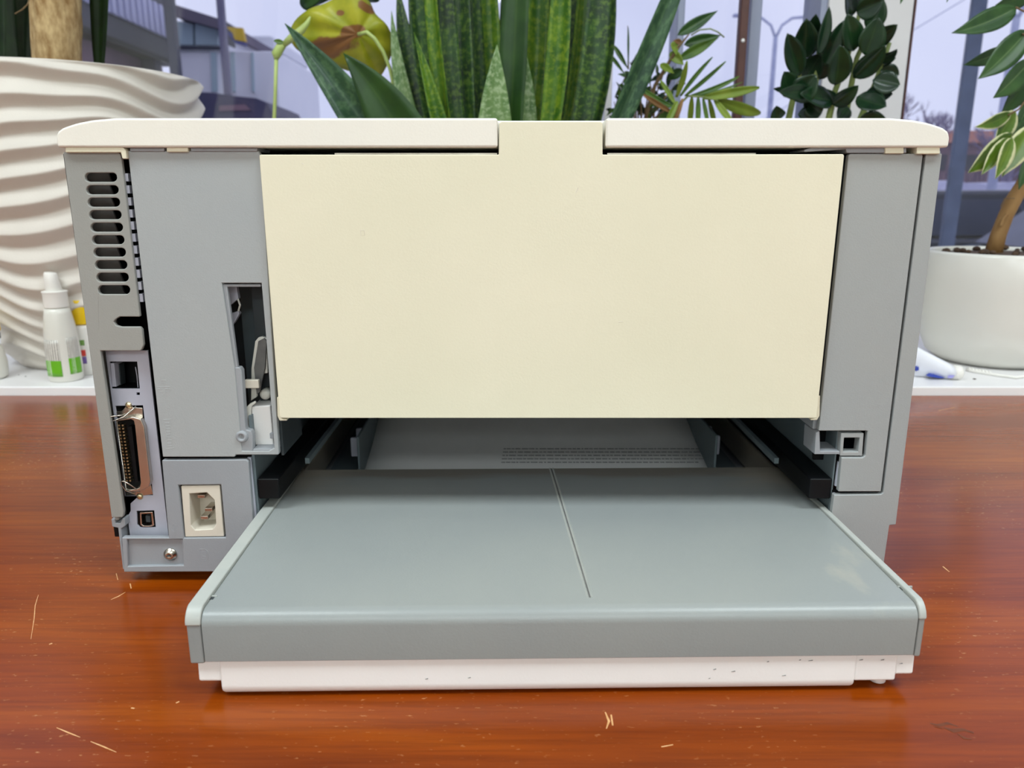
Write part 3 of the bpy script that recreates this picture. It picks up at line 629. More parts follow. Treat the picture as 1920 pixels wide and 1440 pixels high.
M_terra = mat('clay_pot', (176, 108, 78), (188, 120, 88), .7, 20)
M_glaze = mat('white_glazed_pot', (222, 220, 212), (228, 226, 218), .22, 6)

def prof_oval(t): return max(0.02, math.sin(math.pi * min(1, t ** .85)) ** .75) if t < .97 else .05 * (1 - t) / .03 + .004
def prof_acum(t):            # oval leaf with a drawn-out tip
    return max(.004, (math.sin(math.pi * min(1, t * 1.06) ** .8) if t < .94 else 0) ** .8 if t < .9 else .22 * (1 - t) / .1 + .004) + .002
def prof_sword(t): return max(.01, min(1, .55 + .6 * t) if t < .45 else min(1, .82) * (1 - ((t - .45) / .55) ** 2.2) + .0)
def prof_lin(t): return max(.02, math.sin(math.pi * (t * .92 + .06)) ** .6)
def prof_straight(t): return max(.01, 1 - t ** 2.6)
def leaf(parent, a, b, w, m, bend=(0, 0, 0), prof=prof_oval, fold=.15, roll=0, n=12, name='leaf', curl=0):
    a, b = Vector(a), Vector(b); sp = bez(a, (a + b) / 2 + Vector(bend), b, n)
    vs = []; fs = []; uv = []; K = 6
    for i, p in enumerate(sp):
        t_ = (sp[min(i + 1, n)] - sp[max(i - 1, 0)]).normalized()
        face = Vector((0, -1, 0)); face = face - t_ * face.dot(t_)
        if face.length < .05: face = Vector((0, 0, 1)) - t_ * t_.z
        face.normalize(); face = Matrix.Rotation(roll, 3, t_) @ face
        sd = t_.cross(face).normalized(); ww = w * prof(i / n) / 2
        for k in range(K + 1):
            s = k / K * 2 - 1
            vs.append(p + sd * (s * ww) + face * (abs(s) * ww * fold * 2 - (s * s) * ww * curl)); uv.append((k / K, i / n))
    for i in range(n):
        for k in range(K): q = i * (K + 1) + k; fs.append((q, q + 1, q + K + 2, q + K + 1))
    return mk(name, vs, fs, m, parent, smooth=True, uv=uv, solid=.0005)
def lfp(parent, u0, v0, u1, v1, wpx, m, y0, y1=None, bend=(0, 0), by=0, **k):
    """leaf given by where its base and tip stand in the photograph, at its own depth"""
    y1 = y0 if y1 is None else y1; s = px((y0 + y1) / 2, (v0 + v1) / 2)
    return leaf(parent, P3(u0, v0, y0), P3(u1, v1, y1), wpx * s, m, (bend[0] * s, by, -bend[1] * s), **k)
SZ = .0055                                  # top of the sill
def planter(parent, c, r, h, m, rim=.006, base=.72):
    x, y = c
    MB().lathe((x, y, SZ), [(r * base, 0), (r * (base + .04), .002), (r * .97, h - .02), (r, h - .018), (r, h), (r - rim, h), (r - rim * 1.3, h - .03), (r * base * .9, .012)], 40).out('pot', m, parent, smooth=False, bevel=.001)
    MB().lathe((x, y, SZ), [(r * .8, h - .04), (r - rim * 1.35, h - .022), (r * .6, h - .016), (.004, h - .013)], 32).out('soil', M_soil, parent, smooth=True)

# ---- big pot with wavy ribs and its dracaena
bpx = P(183, 680, 1.10)[0]
BP = (bpx, 1.10)
big = thing('ribbed_planter', (BP[0], BP[1], SZ), 'large cream planter with wavy horizontal ribs holding a thick trunk', 'planter')
H_ = .384 - SZ; NZ, NA = 300, 220
def prof_big(q):       # outer radius by height fraction
    pts = [(0, .094), (.02, .102), (.06, .110), (.13, .119), (.22, .131), (.35, .144), (.55, .159), (.75, .169), (.92, .175), (1, .177)]
    for (a, ra), (b, rb) in zip(pts[:-1], pts[1:]):
        if q <= b: return ra + (rb - ra) * (q - a) / (b - a)
    return pts[-1][1]
vs = []; fs = []
for i in range(NZ + 1):
    q = i / NZ
    for k in range(NA):
        a = 2 * math.pi * k / NA
        nv = noise.noise(Vector((math.cos(a) * 1.5, math.sin(a) * 1.5, q * 2.2))) * 1.35 + .55 * math.sin(3 * a + q * 5 + .6)
        ph = (1 - q) * 13.2 + nv * .62
        fr = ph - math.floor(ph)
        wv = (fr / .55 if fr < .55 else 1 - (fr - .55) / .45); wv = .6 * wv + .4 * wv * wv * (3 - 2 * wv)
        amp = .0105 * min(1, q / .05) * min(1, (1 - q) / .012)
        r = prof_big(q) + (wv - .6) * amp
        vs.append((BP[0] + r * math.cos(a), BP[1] + r * math.sin(a), SZ + q * H_))
for i in range(NZ):
    for k in range(NA): fs.append((i * NA + k, i * NA + (k + 1) % NA, (i + 1) * NA + (k + 1) % NA, (i + 1) * NA + k))
st = len(vs)
for r, z in ((.172, SZ + H_ + .001), (.167, SZ + H_ - .001), (.164, SZ + H_ - .06), (.0, SZ + H_ - .06)):
    for k in range(NA):
        a = 2 * math.pi * k / NA; vs.append((BP[0] + r * math.cos(a), BP[1] + r * math.sin(a), z))
rows = [NZ * NA, st, st + NA, st + 2 * NA]
for a0, b0 in zip(rows[:-1], rows[1:]):
    for k in range(NA): fs.append((a0 + k, a0 + (k + 1) % NA, b0 + (k + 1) % NA, b0 + k))
fs.append(tuple(range(NA - 1, -1, -1)))
M_ribpot = mat('cream_stoneware', (212, 205, 195), (220, 213, 203), .6, 10, bump=.15, bscale=500)
mk('pot', vs, fs, M_ribpot, big, smooth=True)
MB().lathe((BP[0], BP[1], 0), [(.162, SZ + H_ - .062), (.158, SZ + H_ - .045), (.09, SZ + H_ - .03), (.004, SZ + H_ - .028)], 40).out('soil', M_soil, big, smooth=True)
def bark():
    m = mat('flaky_bark', (140, 106, 62), (204, 176, 128), .85, 120, stretch=(1, 1, .45), bump=1.0, bscale=220, detail=8)
    return m
vs = []; fs = []; n_, m_ = 60, 48; tb = P3(97, 100, 1.10)
for i in range(n_ + 1):
    z = .33 + .75 * i / n_
    for k in range(m_):
        a = 2 * math.pi * k / m_; r = .0295 + .0025 * noise.noise(Vector((math.cos(a) * 2.2, math.sin(a) * 2.2, z * 30))) + .004 * max(0, 1 - (z - .34) / .06)
        vs.append((tb.x + (z - .36) * .12 + r * math.cos(a), tb.y + r * math.sin(a), z))
for i in range(n_):
    for k in range(m_): fs.append((i * m_ + k, i * m_ + (k + 1) % m_, (i + 1) * m_ + (k + 1) % m_, (i + 1) * m_ + k))
fs += [tuple(range(m_)), tuple(range(len(vs) - 1, len(vs) - m_ - 1, -1))]
mk('trunk', vs, fs, bark(), big, smooth=True)
for u0, u1, v1, wp, y, rl in ((196, 188, 170, 40, 1.14, .25), (66, 46, 150, 44, 1.17, -.2), (-30, 2, 200, 60, 1.12, .2), (20, 30, 240, 46, 1.19, .3)):
    a = P3(u0, -420, y - .02); b = P3(u1, v1, y)
    leaf(big, a, b, wp * px(y) * 1.05, LM_strap, (.01 * rl, 0, 0), prof_lin, .2, rl, 14)
for k in range(14):
    a = 2 * math.pi * k / 14; c0 = Vector((tb.x + .084, tb.y, 1.06)); e = c0 + Vector((math.cos(a) * .26, math.sin(a) * .26, .12 + .1 * R.random()))
    leaf(big, c0, e, .04, LM_strap, (0, 0, .12), prof_lin, .2, 0, 10)
MB().tube([P3(28, 26, 1.06), P3(42, 18, 1.06), P3(52, 8, 1.06), P3(58, -10, 1.07), P3(70, -80, 1.09)], .0008, 5).out('tendril', M_twig, big)

# ---- snake plant
sn = thing('snake_plant', (-.02, 1.12, SZ), 'tall snake plant with banded upright sword leaves behind the printer', 'potted plant')
planter(sn, (-.02, 1.12), .135, .20, M_terra)
def sword(uv_, vv, ut, vt, wpx, m, y, dy=0, roll=0, fold=.12, ub=None, prof=prof_sword):
    """leaf rising from the soil, passing (uv_, vv) and ending at (ut, vt)"""
    p = P3(uv_, vv, y); tip = P3(ut, vt, y + dy); base = Vector((-.02 + max(-.10, min(.10, (p.x + .02) * .62)), 1.12 + (y - 1.12) * .7, SZ + .19))
    n = 18; sp = bez(base, p * 2 - (base + tip) / 2, tip, n) if False else None
    mid = p
    # quadratic through base, p, tip
    d1 = (p - base).length; d2 = (tip - p).length; tt = d1 / (d1 + d2)
    ctrl = (p - base * (1 - tt) ** 2 - tip * tt ** 2) / (2 * tt * (1 - tt))
    leaf(sn, base, tip, wpx * px(y, vv), m, ctrl - (base + tip) / 2, prof, fold, roll, n, curl=0)
S = [  # passing point, tip, width, material, depth
    (660, 200, 534, 44, 90, LM_blue, 1.06, 0, .15), (722, 200, 644, 100, 130, LM_green, 1.03, 0, -.1),
    (762, 200, 734, 20, 44, LM_snake3, 1.14, .02, .0), (772, 150, 745, -30, 52, LM_snake, 1.17, .02, .2),
    (800, 160, 770, -160, 52, LM_snake, 1.12, .02, .5), (828, 160, 800, -240, 38, LM_snake2, 1.09, 0, -.5), (848, 160, 832, -220, 44, LM_snake, 1.11, 0, .2),
    (872, 160, 868, -260, 48, LM_snake, 1.13, .02, -.2), (898, 140, 884, -200, 30, LM_snake, 1.15, 0, .5), (920, 120, 905, -190, 50, LM_snake2, 1.17, .02, .1),
    (928, 190, 932, 84, 84, LM_snake3, 1.06, 0, .1), (985, 190, 984, 92, 62, LM_snake3, 1.10, 0, .2), (965, 80, 985, -260, 66, LM_green, 1.08, 0, -.25),
    (1000, 160, 1010, -210, 54, LM_snake2, 1.13, .02, .2), (1042, 160, 1050, -230, 52, LM_snake2, 1.09, .0, -.2), (1018, 110, 1034, -160, 44, LM_snake, 1.17, 0, .3),
    (1075, 160, 1092, -220, 40, LM_snake2, 1.12, .0, .4), (1104, 170, 1112, -250, 60, LM_snake, 1.08, .02, .05), (1128, 150, 1136, -190, 44, LM_snake, 1.15, 0, -.4),
    (1196, 140, 1330, -200, 54, LM_blue, 1.05, 0, .25), (812, 190, 776, 60, 40, LM_snake2, 1.07, 0, .3), (950, 150, 948, -120, 40, LM_snake, 1.19, 0, 0), (860, 120, 850, -120, 44, LM_snake2, 1.2, 0, 0),
    (885, 150, 880, -230, 46, LM_snake2, 1.16, 0, .3), (838, 150, 815, -200, 46, LM_snake, 1.18, 0, -.2), (1085, 140, 1098, -200, 50, LM_green, 1.18, 0, .1), (1060, 130, 1076, -190, 50, LM_snake, 1.19, 0, 0), (975, 140, 975, -200, 50, LM_snake2, 1.2, 0, 0), (790, 120, 768, -120, 40, LM_green, 1.2, 0, 0), (905, 160, 896, -150, 44, LM_snake, 1.2, 0, .2), (1120, 120, 1126, -200, 44, LM_green, 1.19, 0, .1)]
for q in S: sword(q[0], q[1], q[2], q[3], q[4], q[5], q[6], q[7], q[8], fold=.28 if q[5] is LM_blue or q[5] is LM_snake2 else .14, prof=prof_straight if q[3] > -20 else prof_sword)
# ---- plant with the big yellowing leaf
yl = thing('yellow_leaf_plant', (-.30, 1.22, SZ), 'plant with one large yellowing leaf with brown patches, beside the snake plant', 'potted plant')
planter(yl, (-.30, 1.22), .075, .13, M_glaze)
ym = leafmat('yellowing_leaf', (158, 166, 34), (196, 194, 54), (206, 204, 100), 0, 0)
t = ym.node_tree; b_ = t.nodes['Principled BSDF']; src = b_.inputs['Base Color'].links[0].from_socket
tcn = t.nodes.new('ShaderNodeTexCoord'); nn = t.nodes.new('ShaderNodeTexNoise'); nn.inputs['Scale'].default_value = 40; nn.inputs['Detail'].default_value = 5; t.links.new(tcn.outputs['Object'], nn.inputs['Vector'])
def blotch(u, v, ru, rv, ang):
    c_ = P3(u, v, 1.17) - Vector((-.30, 1.22, SZ)); k_ = px(1.17, v)
    mp = t.nodes.new('ShaderNodeMapping'); mp.vector_type = 'TEXTURE'; mp.inputs['Location'].default_value = c_; mp.inputs['Rotation'].default_value = (0, ang, 0); mp.inputs['Scale'].default_value = (ru * k_, 1, rv * k_)
    t.links.new(tcn.outputs['Object'], mp.inputs['Vector']); ln = t.nodes.new('ShaderNodeVectorMath'); ln.operation = 'LENGTH'; t.links.new(mp.outputs['Vector'], ln.inputs[0])
    ad = t.nodes.new('ShaderNodeMath'); ad.operation = 'MULTIPLY_ADD'; t.links.new(nn.outputs['Fac'], ad.inputs[0]); ad.inputs[1].default_value = 1.6; t.links.new(ln.outputs['Value'], ad.inputs[2])
    mr = t.nodes.new('ShaderNodeMapRange'); mr.inputs['From Min'].default_value = 1.7; mr.inputs['From Max'].default_value = 1.95; mr.inputs['To Min'].default_value = 1; mr.inputs['To Max'].default_value = 0; t.links.new(ad.outputs[0], mr.inputs['Value']); return mr.outputs['Result']
bl = None
for args in ((604, 92, 58, 17, -.25), (664, 62, 26, 11, -.3), (688, 18, 14, 9, .6), (642, 28, 9, 6, 0)):
    o2_ = blotch(*args)
    if bl is None: bl = o2_
    else:
        q = t.nodes.new('ShaderNodeMath'); q.operation = 'MAXIMUM'; t.links.new(bl, q.inputs[0]); t.links.new(o2_, q.inputs[1]); bl = q.outputs[0]
class _o: pass
rr = _o(); rr.outputs = {'Color': bl}
mm = t.nodes.new('ShaderNodeMixRGB'); mm.inputs['Color2'].default_value = lin((150, 104, 60)); t.links.new(rr.outputs['Color'], mm.inputs['Fac']); t.links.new(src, mm.inputs['Color1'])
for l in list(t.links):
    if l.from_socket == src and l.to_node in (b_,) or (l.from_socket == src and l.to_node.type == 'BSDF_TRANSLUCENT'): t.links.new(mm.outputs['Color'], l.to_socket)
def outline_leaf(parent, pts, attach, y, m, dome, lean=0, name='leaf'):
    """broad leaf: rings from the petiole joint to a lobed outline, bowed in depth"""
    n = len(pts) * 4; o2 = []
    for i in range(n):                       # smooth closed outline
        f_ = i / 4; k = int(f_); t_ = f_ - k; p0, p1, p2, p3 = [Vector((pts[(k + d) % len(pts)][0], pts[(k + d) % len(pts)][1])) for d in (-1, 0, 1, 2)]
        o2.append(.5 * ((2 * p1) + (p2 - p0) * t_ + (2 * p0 - 5 * p1 + 4 * p2 - p3) * t_ ** 2 + (3 * p1 - p0 - 3 * p2 + p3) * t_ ** 3))
    at = Vector(attach); vs = [P3(at.x, at.y, y)]; uv = [(.5, 0)]; fs = []; K = 7
    for j in range(1, K + 1):
        for i, q in enumerate(o2):
            s = j / K; u = at + (q - at) * s; a = 2 * math.pi * i / n
            vs.append(P3(u.x, u.y, y + dome * s * s + lean * (u.y - at.y) * .0003 + .004 * math.sin(a * 7) * s)); uv.append((.5 + .5 * s * math.cos(a), .5 + .5 * s * math.sin(a)))
    for i in range(n): fs.append((0, 1 + i, 1 + (i + 1) % n))
    for j in range(K - 1):
        for i in range(n): fs.append((1 + j * n + i, 1 + j * n + (i + 1) % n, 1 + (j + 1) * n + (i + 1) % n, 1 + (j + 1) * n + i))
    return mk(name, vs, fs, m, parent, smooth=True, uv=uv, solid=.0006)
outline_leaf(yl, [(543, 68), (552, 40), (578, 18), (610, 6), (655, -14), (690, 0), (704, 26), (726, 48), (738, 80), (732, 108), (716, 140), (702, 150), (680, 138), (650, 132), (612, 116), (580, 104), (556, 92)], (672, 64), 1.16, ym, .02, 1)
outline_leaf(yl, [(562, 0), (575, 20), (600, 8), (640, -6), (690, 4), (712, 0), (700, -30), (640, -60), (590, -40)], (640, -30), 1.19, LM_green, .02)
pst = lambda pts, r, m, nm='stem': MB().tube(pts, r, 8).out(nm, m, yl, smooth=True)
pst([(-.31, 1.22, SZ + .11), P3(512, 330, 1.19), P3(514, 226, 1.17), P3(516, 180, 1.165), P3(518, 112, 1.16)], [.003, .003, .0028, .0026, .0028], M_stemp)
pst([P3(518, 112, 1.16), P3(518, 102, 1.16), P3(526, 88, 1.16), P3(534, 82, 1.16)], [.003, .007, .0066, .004], M_stemp)
pst([P3(532, 84, 1.16), P3(548, 70, 1.15), P3(566, 56, 1.145), P3(576, 44, 1.145), P3(582, 31, 1.145)], [.004, .0055, .005, .0035, .001], M_stemp)
lfp(yl, 532, 80, 513, 76, 9, LM_palm, 1.155)
pst([P3(672, 64, 1.155), P3(688, 60, 1.145), P3(702, 72, 1.145), P3(718, 96, 1.15), P3(731, 128, 1.155), P3(736, 150, 1.16), P3(742, 230, 1.17), P3(720, 360, 1.2), (-.27, 1.22, SZ + .11)], .0026, M_stemp)

# ---- parlour palm and leafy shrub beside the snake plant
pa = thing('parlour_palm', P3(1262, 200, 1.2)[:2] + (SZ,), 'small parlour palm with a fan of narrow light green leaflets', 'potted plant')
pc = P3(1262, 200, 1.2)
planter(pa, (pc.x + .03, 1.17), .058, .14, M_terra)
MB().tube([(pc.x + .02, 1.17, SZ + .12), P3(1262, 270, 1.18), P3(1265, 205, 1.18), P3(1290, 180, 1.17), P3(1320, 182, 1.16), P3(1346, 189, 1.155)], [.003, .0028, .0022, .0016, .0012, .0008], 7).out('stem', M_stemg, pa, smooth=True)
for u0, v0, u1, v1, wp, m, bd in [(1268, 182, 1288, 114, 11, LM_palm2, (4, 0)), (1276, 180, 1336, 107, 8, LM_palm, (-6, 0)), (1284, 180, 1361, 115, 8, LM_palm, (-4, 6)), (1294, 180, 1386, 143, 9, LM_palm, (0, 8)),
                                  (1305, 181, 1392, 154, 4, LM_palm, (0, 5)), (1318, 183, 1424, 164, 18, LM_palm2, (0, 2)), (1332, 185, 1400, 168, 8, LM_palm, (0, 2)), (1345, 188, 1426, 212, 22, LM_palm2, (4, 8)), (1340, 188, 1374, 232, 13, LM_palm2, (2, 4)),
                                  (1329, 186, 1341, 240, 10, LM_palm2, (0, 0)), (1318, 184, 1328, 238, 8, LM_palm, (0, 0)), (1309, 182, 1308, 240, 10, LM_palm, (0, 0)), (1297, 182, 1292, 240, 11, LM_palm2, (0, 0)),
                                  (1270, 190, 1246, 240, 12, LM_palm2, (0, 0)), (1280, 185, 1262, 236, 9, LM_dry, (0, 0)), (1262, 205, 1228, 232, 14, LM_palm, (0, 0)), (1262, 200, 1196, 160, 10, LM_palm, (0, 8)), (1258, 210, 1204, 176, 10, LM_dry, (3, 4)), (1266, 195, 1238, 150, 9, LM_palm2, (0, 0))]:
    lfp(pa, u0, v0, u1, v1, wp, m, 1.17, 1.14 + .06 * R.random(), bd, .0, prof=prof_lin, fold=.25)
sh = thing('leafy_shrub', (P3(1215, 200, 1.3).x, 1.3, SZ), 'thin shrub with pointed green leaves and twigs behind the slanting snake leaf', 'potted plant')
shc = P3(1215, 200, 1.3); planter(sh, (shc.x - .02, 1.34), .055, .14, M_glaze)
MB().tube([(shc.x - .02, 1.34, SZ + .12), P3(1205, 240, 1.30), P3(1228, 160, 1.28), P3(1252, 120, 1.27), P3(1272, 88, 1.26), P3(1292, 64, 1.26)], [.004, .0035, .003, .0026, .0024, .001], 7).out('stem', M_twig, sh, smooth=True)
for u0, v0, u1, v1, wp, m in [(1270, 66, 1346, 20, 22, LM_fic), (1282, 84, 1352, 66, 22, LM_fic), (1272, 112, 1348, 70, 20, LM_palm), (1256, 98, 1282, 122, 20, LM_palm2), (1238, 120, 1264, 138, 14, LM_palm2), (1278, 80, 1262, 76, 10, LM_dry),
                              (1262, 78, 1268, 104, 14, LM_palm2), (1280, 130, 1250, 150, 18, LM_green), (1150, 84, 1178, 130, 9, LM_palm), (1142, 100, 1172, 140, 7, LM_palm), (1178, 50, 1178, 130, 4, LM_fic), (1212, 84, 1180, 132, 12, LM_zz)]:
    lfp(sh, u0, v0, u1, v1, wp, m, 1.27, 1.25 + .04 * R.random(), prof=prof_acum, fold=.22)
MB().tube([P3(1296, 66, 1.26), P3(1312, 56, 1.25), P3(1332, 54, 1.25), P3(1346, 60, 1.25), P3(1358, 70, 1.25)], .0011, 6).out('stem', M_stemg, sh, smooth=True)
MB().tube([P3(1178, 130, 1.27), P3(1178, 90, 1.27), P3(1177, 48, 1.27)], [.0014, .001, .0005], 6).out('stem', M_twig, sh)
for k in range(26):                                     # twigs and small leaves of its crown
    u = R.uniform(1146, 1262); v = R.uniform(150, 232); a = P3(u, v, R.uniform(1.26, 1.34)); b = P3(u + R.uniform(-32, 32), v - R.uniform(14, 44), R.uniform(1.26, 1.34))
    MB().tube([(shc.x - .02 + (u - 1205) * .0002, 1.34, SZ + .118), P3(1205 + (u - 1205) * .4, 262, 1.3), (a + P3(1205, 240, 1.3)) / 2, a, b], [.002, .0018, .0014, .001, .0005], 5).out('twig', M_twig, sh)
    for j in range(3):
        an = R.uniform(0, 6.28); q = a.lerp(b, R.random()); l = R.uniform(.012, .024)
        leaf(sh, q, q + Vector((math.cos(an) * l, R.uniform(-.01, .01), math.sin(an) * l)), R.uniform(.005, .010), R.choice([LM_fic, LM_zz, LM_green, LM_zz, LM_palm]), (0, 0, .003), prof_acum, .2, R.uniform(-.8, .8), 6)

# ---- dark glossy plant before the wide window post
zc = P3(1570, 226, 1.16)
zz = thing('glossy_leaf_plant', (zc.x, 1.16, SZ), 'dark glossy oval-leaved plant in front of the wide white window post', 'potted plant')
planter(zz, (zc.x, 1.16), .10, .16, M_glaze)
for pts in ([(1553, 226), (1566, 170), (1588, 110), (1606, 50), (1618, -10)], [(1584, 226), (1596, 160), (1606, 110), (1628, 60)], [(1478, 226), (1488, 180), (1498, 140), (1502, 112)], [(1612, 226), (1640, 160), (1656, 115), (1668, 80)], [(1520, 230), (1530, 150), (1540, 60)]):
    q = [P3(u, v, 1.16 - .01 * i) for i, (u, v) in enumerate(pts)]; bs_ = Vector((zc.x + (q[0].x - zc.x) * .6, 1.16, SZ + .14))
    MB().tube([bs_, (bs_ + q[0]) / 2] + q, [.0055, .0055] + [.005 - .0007 * i for i in range(len(q))], 8).out('stem', M_stemg, zz, smooth=True)
for u0, v0, u1, v1, wp, dy in [(1500, 142, 1476, 62, 44, 0), (1508, 110, 1512, 34, 46, .01), (1534, 104, 1555, 12, 24, -.01), (1546, 124, 1582, 38, 34, 0), (1520, 96, 1530, 26, 34, .02), (1598, 30, 1586, -24, 36, 0),
                               (1606, 24, 1655, 2, 44, -.02), (1600, 96, 1588, 26, 46, -.02), (1628, 84, 1683, 46, 38, 0), (1622, 104, 1648, 32, 50, -.03), (1566, 160, 1574, 84, 50, -.03), (1600, 146, 1660, 84, 42, -.01), (1644, 112, 1682, 92, 24, .01),
                               (1646, 118, 1680, 108, 18, .02), (1636, 150, 1688, 158, 44, -.02), (1650, 132, 1686, 140, 30, .01), (1606, 182, 1662, 200, 46, -.01), (1620, 180, 1674, 176, 36, .01), (1560, 196, 1610, 160, 34, 0), (1608, 226, 1662, 224, 36, -.02),
                               (1482, 178, 1470, 134, 46, -.02), (1520, 170, 1460, 172, 30, -.03), (1490, 190, 1530, 140, 50, -.02), (1560, 190, 1500, 176, 44, -.01), (1540, 214, 1508, 182, 50, -.01), (1524, 226, 1496, 214, 40, 0), (1460, 226, 1456, 198, 30, -.02),
                               (1534, 150, 1548, 90, 40, .03), (1510, 150, 1540, 100, 44, .03), (1480, 165, 1450, 166, 12, 0), (1556, 200, 1542, 166, 36, .02), (1630, 60, 1652, -8, 40, .03), (1560, 40, 1545, 60, 10, .02), (1536, 60, 1484, 92, 40, .03), (1590, 200, 1570, 226, 30, .02), (1574, 60, 1612, 74, 34, .02)]:
    lfp(zz, u0, v0, u1, v1, wp, LM_zz, 1.13 + dy, 1.11 + dy + R.uniform(-.02, .02), (R.uniform(-4, 4), R.uniform(0, 5)), prof=prof_oval, fold=.16, roll=R.uniform(-.35, .35))

# ---- ficus in the white round pot
fy = 1.075; fcx = P(1866, 600, fy)[0]
fi = thing('ficus_tree', (fcx, fy, SZ), 'small weeping ficus with drooping leaves in a round white pot at the right', 'potted plant')
rz = .1585
MB().lathe((fcx, fy, 0), [(.062, SZ), (.070, SZ + .0015), (.084, SZ + .012), (.0945, SZ + .035), (.0995, SZ + .07), (.1005, SZ + .11), (.0995, rz - .004), (.0975, rz), (.0945, rz), (.0935, rz - .004), (.0925, rz - .03), (.05, rz - .05)], 72).out('pot', M_glaze, fi, smooth=True)
MB().lathe((fcx, fy, 0), [(.0925, rz - .03), (.091, rz - .006), (.05, rz - .003), (.003, rz - .002)], 48).out('soil', M_soil, fi, smooth=True)
for k in range(26):
    a = R.uniform(0, 6.28); rr_ = R.uniform(.02, .08); q = Vector((fcx + rr_ * math.cos(a), fy + rr_ * math.sin(a), rz - .001)); s = R.uniform(.003, .008)
    MB().lathe(q, [(s * .5, -.003), (s, 0), (s * .8, s * .5), (s * .2, s * .75)], 7).out('soil_crumb', M_soil, fi)
tr = [P3(1862, 476, fy), P3(1872, 440, fy), P3(1886, 404, fy), P3(1902, 372, fy), P3(1924, 336, fy), P3(1946, 270, fy), P3(1956, 150, fy), P3(1962, 0, fy), P3(1966, -200, fy)]
M_fbark = mat('ficus_bark', (128, 92, 50), (158, 122, 74), .75, 40, stretch=(1, 1, .4), bump=.8, bscale=120)
MB().tube(tr, [.0115, .0100, .0096, .0100, .0092, .0085, .008, .007, .006], 14).out('trunk', M_fbark, fi, smooth=True)
MB().tube([P3(1902, 372, fy - .012), P3(1884, 372, fy - .014), P3(1876, 388, fy - .014)], .0008, 5).out('twig', M_twig, fi)
MB().tube([P3(1888, 402, fy - .0095), P3(1880, 412, fy - .010), P3(1876, 424, fy - .0108)], .002, 6).out('twig', M_fbark, fi)
BR = [[P3(1956, 150, fy), P3(1938, 170, fy - .03), P3(1910, 205, fy - .05), P3(1890, 216, fy - .05)], [P3(1950, 230, fy), P3(1925, 240, fy - .04), P3(1898, 256, fy - .05)],
      [P3(1962, 0, fy), P3(1938, 30, fy - .03), P3(1905, 14, fy - .05)], [P3(1958, 60, fy), P3(1940, 66, fy - .03), P3(1918, 64, fy - .05)], [P3(1956, 110, fy), P3(1930, 118, fy - .04)]]
for b in BR: MB().tube(b, .0011, 6).out('twig', M_twig, fi, smooth=True)
for u0, v0, u1, v1, wp, m, y, bd in [(1906, 14, 1784, 62, 44, LM_fic, 1.03, (4, 10)), (1932, -12, 1866, 10, 34, LM_green, 1.05, (0, 4)), (1928, 56, 1834, 148, 50, LM_fic, 1.02, (-2, 12)), (1890, 92, 1806, 122, 28, LM_fic, 1.06, (0, 4)), (1934, 112, 1862, 184, 46, LM_fic, 1.02, (-4, 10)),
                                     (1932, 146, 1876, 216, 38, LM_green, 1.05, (-6, 6)), (1896, 212, 1828, 238, 26, LM_var, 1.02, (0, 8)), (1904, 208, 1864, 272, 38, LM_var, 1.03, (-4, 4)), (1930, 194, 1904, 252, 32, LM_fic, 1.05, (-3, 2)),
                                     (1898, 250, 1815, 324, 46, LM_var, 1.01, (-8, 10)), (1890, 258, 1840, 328, 28, LM_var, 1.00, (-3, 4)), (1898, 258, 1866, 336, 34, LM_var, .99, (-2, 3)), (1934, 236, 1878, 332, 44, LM_var, 1.01, (-4, 4)), (1934, 225, 1890, 285, 42, LM_fic, 1.04, (-4, 4)),
                                     (1926, 300, 1910, 356, 26, LM_fic, 1.04, (-4, 0)), (1946, 190, 1920, 240, 34, LM_fic, 1.06, (0, 0)), (1936, 160, 1908, 200, 26, LM_fic, 1.07, (0, 0)), (1894, 30, 1884, 48, 6, LM_fic, 1.05, (0, 0)), (1696, -20, 1688, 8, 8, LM_fic, 1.06, (0, 0)), (1780, -16, 1775, 5, 6, LM_fic, 1.06, (0, 0))]:
    lfp(fi, u0, v0, u1, v1, wp, m, y + .01, y - .01, bd, prof=prof_acum, fold=.14, roll=R.uniform(-.25, .25))
MB().tube([P3(1962, 0, fy), P3(1900, -40, 1.07), P3(1780, -40, 1.065), P3(1696, -28, 1.06)], .0013, 6).out('twig', M_twig, fi)
MB().tube([P3(1962, 0, fy), P3(1936, -18, 1.06)], .0012, 6).out('twig', M_twig, fi)

